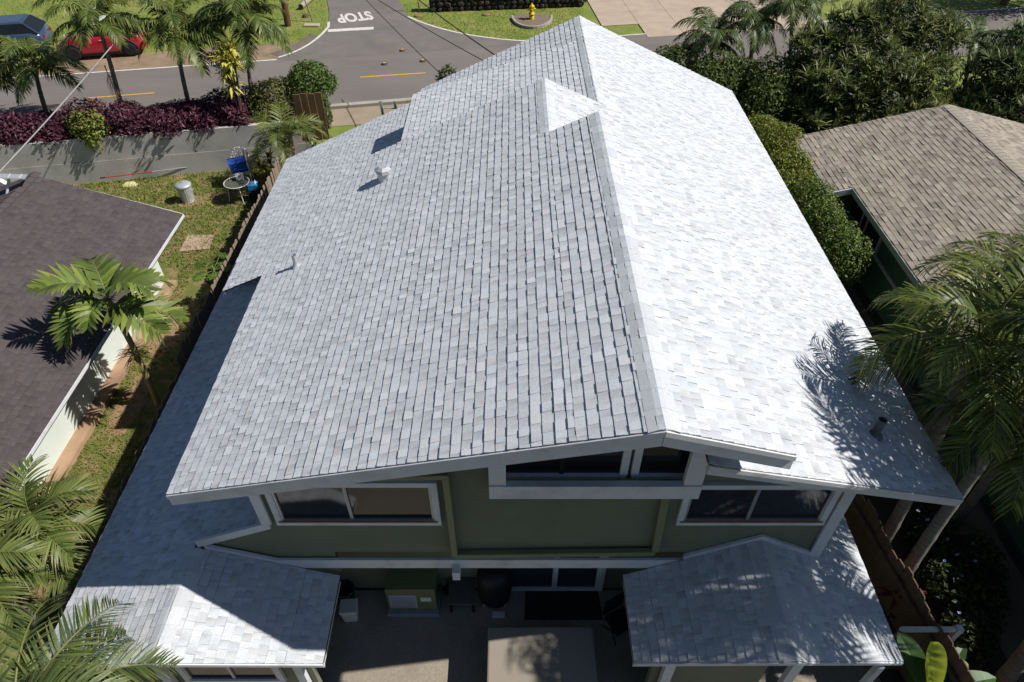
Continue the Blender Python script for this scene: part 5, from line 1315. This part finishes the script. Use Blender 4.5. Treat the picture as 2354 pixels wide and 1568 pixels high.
# lava rock wall: one stone each
rw = thing('rock_wall', 'dark lava rock wall along the far lawn', 'wall', (0, 0, 0)); r = random.Random(44)
w0, w1 = at_z(988, 27, ZS), at_z(1338, 15, ZS); dv = (w1-w0); ln = dv.length; dv.normalize(); nv = Vector((-dv.y, dv.x, 0))
def stone_mesh(seed):
    rr = random.Random(seed); bm = bmesh.new(); bmesh.ops.create_icosphere(bm, subdivisions=1, radius=.5)
    for v in bm.verts: v.co = Vector((v.co.x*rr.uniform(.8, 1.2), v.co.y*rr.uniform(.7, 1.0), v.co.z*rr.uniform(.8, 1.2)))
    me = bpy.data.meshes.new('stone'); bm.to_mesh(me); bm.free(); me.materials.append(M_lava); return me
M_lava = mat('lava_rock', (.045, .038, .033), .95, .35, 5, .6, 25, dirt=(.09, .075, .06), dscale=3)
sms = [stone_mesh(i) for i in range(7)]; s_ = 0
mb = MB(); mb.beam(w0 + nv*.3 + Vector((0, 0, .45)), w1 + nv*.3 + Vector((0, 0, .45)), .4, .9); mb.build('core', M_lava, rw)
z_ = .1
while z_ < 1.0:
    s_ = r.uniform(0, .15)
    while s_ < ln:
        w_ = r.uniform(.22, .42); o = obj('stone', r.choice(sms), rw); o.location = w0 + dv*(s_+w_/2) + nv*r.uniform(.03, .10) + Vector((0, 0, z_)); o.scale = (w_*1.08, .32, .30); o.rotation_euler = (0, r.uniform(-.4, .4), math.atan2(dv.y, dv.x)); s_ += w_
    z_ += .235
mb = MB(); mb.beam(w0 + nv*.25 + Vector((0, 0, 1.02)), w0 + dv*ln*.5 + nv*.25 + Vector((0, 0, 1.02)), .5, .08); mb.build('coping', M_drive, rw)
# valve covers in the lawn
for (u, v) in ((1672/4096*2354, 63/2729*1568), (1945/4096*2354, 58/2729*1568)):
    b_ = at_z(u, v, ZS); mb = MB(); mb.lathe([(.2, 0), (.2, .03), (.15, .04)], n=14); o = mb.build('valve_cover', mat('rusty_cover', (.25, .14, .09), .8, .2)); o.location = b_ - Vector((0, 0, .01)); tag(o, 'round rusty valve cover set in the hydrant lawn', 'cover', 'valve covers in the lawn')
# ---------------- cars
def car(label, loc, rz, paint, roofm, length=3.75, width=1.68, height=1.42, seed=0):
    t = thing('parked_car', label, 'car', loc, rz); Lh = length/2; Wd = width/2
    # stations along x (front = -x): x, half width, sill, belt/deck height
    st = [(-1.0, .62, .30, .56), (-.96, .82, .22, .66), (-.80, .95, .18, .78), (-.45, 1.0, .17, .88), (-.30, 1.0, .17, .92), (.0, 1.0, .17, .93), (.45, 1.0, .17, .94), (.78, .98, .18, .93), (.93, .90, .24, .86), (1.0, .74, .34, .60)]
    mb = MB(); ring = []; n = 10
    for (fx, fw, zs, zd) in st:
        x = fx*Lh; w = fw*Wd; r_ = []
        for (a, b) in ((1, zs), (1.0, zs+.12), (1.0, (zs+zd)*.55), (.97, zd-.06), (.90, zd), (-.90, zd), (-.97, zd-.06), (-1.0, (zs+zd)*.55), (-1.0, zs+.12), (-1, zs)): r_.append((x, a*w, b))
        ring.append(r_)
    vs_ = [p for r_ in ring for p in r_]; fs = []
    for i in range(len(st)-1):
        for k in range(n-1): fs.append((i*n+k, i*n+k+1, (i+1)*n+k+1, (i+1)*n+k))
        fs.append((i*n+n-1, i*n, (i+1)*n, (i+1)*n+n-1))
    fs += [tuple(range(n-1, -1, -1)), tuple(range((len(st)-1)*n, len(st)*n))]
    mb.add(vs_, fs, smooth=True); mb.build('body', paint, t)
    # greenhouse
    cb = [(-.36, .95, .92), (-.12, .86, height), (.62, .84, height-.02), (.90, .90, .93)]
    mb = MB(); bx = [(-.36*Lh, .90*Wd), (.92*Lh, .88*Wd)]; tx = [(-.10*Lh, .74*Wd), (.70*Lh, .72*Wd)]
    lo = [(bx[0][0], -bx[0][1], .90), (bx[1][0], -bx[1][1], .90), (bx[1][0], bx[1][1], .90), (bx[0][0], bx[0][1], .90)]; hi = [(tx[0][0], -tx[0][1], height-.06), (tx[1][0], -tx[1][1], height-.08), (tx[1][0], tx[1][1], height-.08), (tx[0][0], tx[0][1], height-.06)]
    mb.hexa(lo, hi); mb.build('windows', M_glass, t)
    mb = MB(); mb.hexa([(x*1.0, y*1.03, z) for x, y, z in hi], [(x*.93, y*.9, height) for x, y, z in hi]); mb.build('roof', roofm, t, .03)
    for i in range(4):
        mb = MB(); mb.beam(Vector(lo[i]), Vector(hi[i])*1.002, .06, .06); mb.build('pillar', paint, t)
    for s_ in (-1, 1):
        mb = MB(); mb.beam((.22*Lh, s_*.895*Wd, .91), (.26*Lh, s_*.735*Wd, height-.06), .05, .05); mb.build('pillar', M_black, t)
        mb = MB(); mb.lathe([(.03, -.06), (.08, -.02), (.08, .04), (.03, .08)], (0, 0, 0), 10, sy=.6); o = mb.build('mirror', M_cream, t); o.location = (-.24*Lh, s_*(Wd+.08), .96)
        mb = MB(); mb.lathe([(.11, -.02), (.10, .02), (.05, .035)], (0, 0, 0), 12); o = mb.build('headlight', mat('headlamp', (.65, .67, .7), .15, .05, metal=.3), t); o.location = (-.92*Lh, s_*.62*Wd, .66); o.rotation_euler = (0, R(-55), 0)
        mb = MB(); mb.box((.985*Lh, s_*.62*Wd, .68), (.05, .14, .2)); mb.build('tail_light', mat('tail_red', (.35, .01, .01), .2), t, .02)
        mb = MB(); mb.box((0, s_*Wd*1.0, .23), (1.15*Lh, .05, .12)); mb.build('sill', M_black, t)
        mb = MB(); mb.box((.08*Lh, s_*(Wd+.005), .80), (.16, .02, .03)); mb.build('door_handle', M_cream, t)
        for fx in (-.62, .64):
            wr = .315; mb = MB(); mb.lathe([(wr*.66, -.1), (wr*.95, -.1), (wr, -.06), (wr, .06), (wr*.95, .1), (wr*.66, .1)], n=24); wh = mb.build('wheel', mat('tyre', (.02, .02, .02), .9), t); wh.location = (fx*Lh, s_*(Wd-.07), wr); wh.rotation_euler = (R(90), 0, 0)
            mb = MB(); mb.lathe([(wr*.67, -.07), (wr*.67, .07)], n=20); mb.build('rim', M_black, wh)
            for k in range(7):
                a = k*2*math.pi/7; mb = MB(); mb.beam((0, 0, -s_*.085), (math.cos(a)*wr*.66, math.sin(a)*wr*.66, -s_*.085), .035, .02, Vector((0, 0, 1))); mb.build('spoke', M_galv, wh)
            mb = MB(); mb.tube([(wr*1.14*math.cos(a*math.pi/10), wr*1.14*math.sin(a*math.pi/10), 0) for a in range(11)], .045, 6); o = mb.build('wheel_arch', M_black, t); o.location = (fx*Lh, s_*(Wd-.015), wr); o.rotation_euler = (R(90), 0, 0)
    mb = MB(); mb.box((-.985*Lh, 0, .42), (.06, 1.1, .16)); mb.build('bumper_grille', M_black, t, .02)
    return t
M_red = mat('red_car_paint', (.38, .008, .025), .25, .03, 2, coat=.8, spec=.5)
M_navy = mat('navy_car_paint', (.03, .055, .10), .25, .03, 2, coat=.8, spec=.5)
ca, cb_ = at_z(168, 140, ZS), at_z(292, 130, ZS); ctr = (ca+cb_)/2
car('red hatchback with white roof and black wheels parked on the dirt verge', (ctr.x, ctr.y+.8, ZS), math.atan2(cb_.y-ca.y, cb_.x-ca.x), M_red, M_white)
q = at_z(-10, 142, ZS); car('dark blue car parked behind the red hatchback', (q.x-.3, q.y+1.2, ZS), R(14), M_navy, M_navy, 4.4, 1.75, 1.4)
# ---------------- overhead wires
M_wire = mat('black_cable', (.02, .02, .02), .6); M_wire2 = mat('grey_cable', (.30, .29, .28), .6)
def wire(label, A, B, rad, m, sag=.25):
    A, B = Vector(A), Vector(B); mb = MB(); N = 14; mb.tube([A.lerp(B, i/N) + Vector((0, 0, -4*sag*(i/N)*(1-i/N))) for i in range(N+1)], rad, 6); o = mb.build('overhead_cable', m); tag(o, label, 'cable')
wire('thick grey service cable running from the dark roof over the street', at_y(-25, 420, YLF-1), at_y(352, -12, 27), .02, M_wire2, .10)
wire('thin black wire crossing the painted word on the side street', at_y(1040, 195, Y_F+.1), at_y(836, -6, 27), .012, M_wire, .05)
wire('black wire from the front gable crossing the flared street corner', at_y(1140, 155, Y_F+.1), at_y(850, -12, 27), .012, M_wire, .05)
wire('twisted black service cable from the front gable towards the rock wall', at_y(1165, 145, Y_F+.1), at_y(960, -2, 27), .018, M_wire, .04)
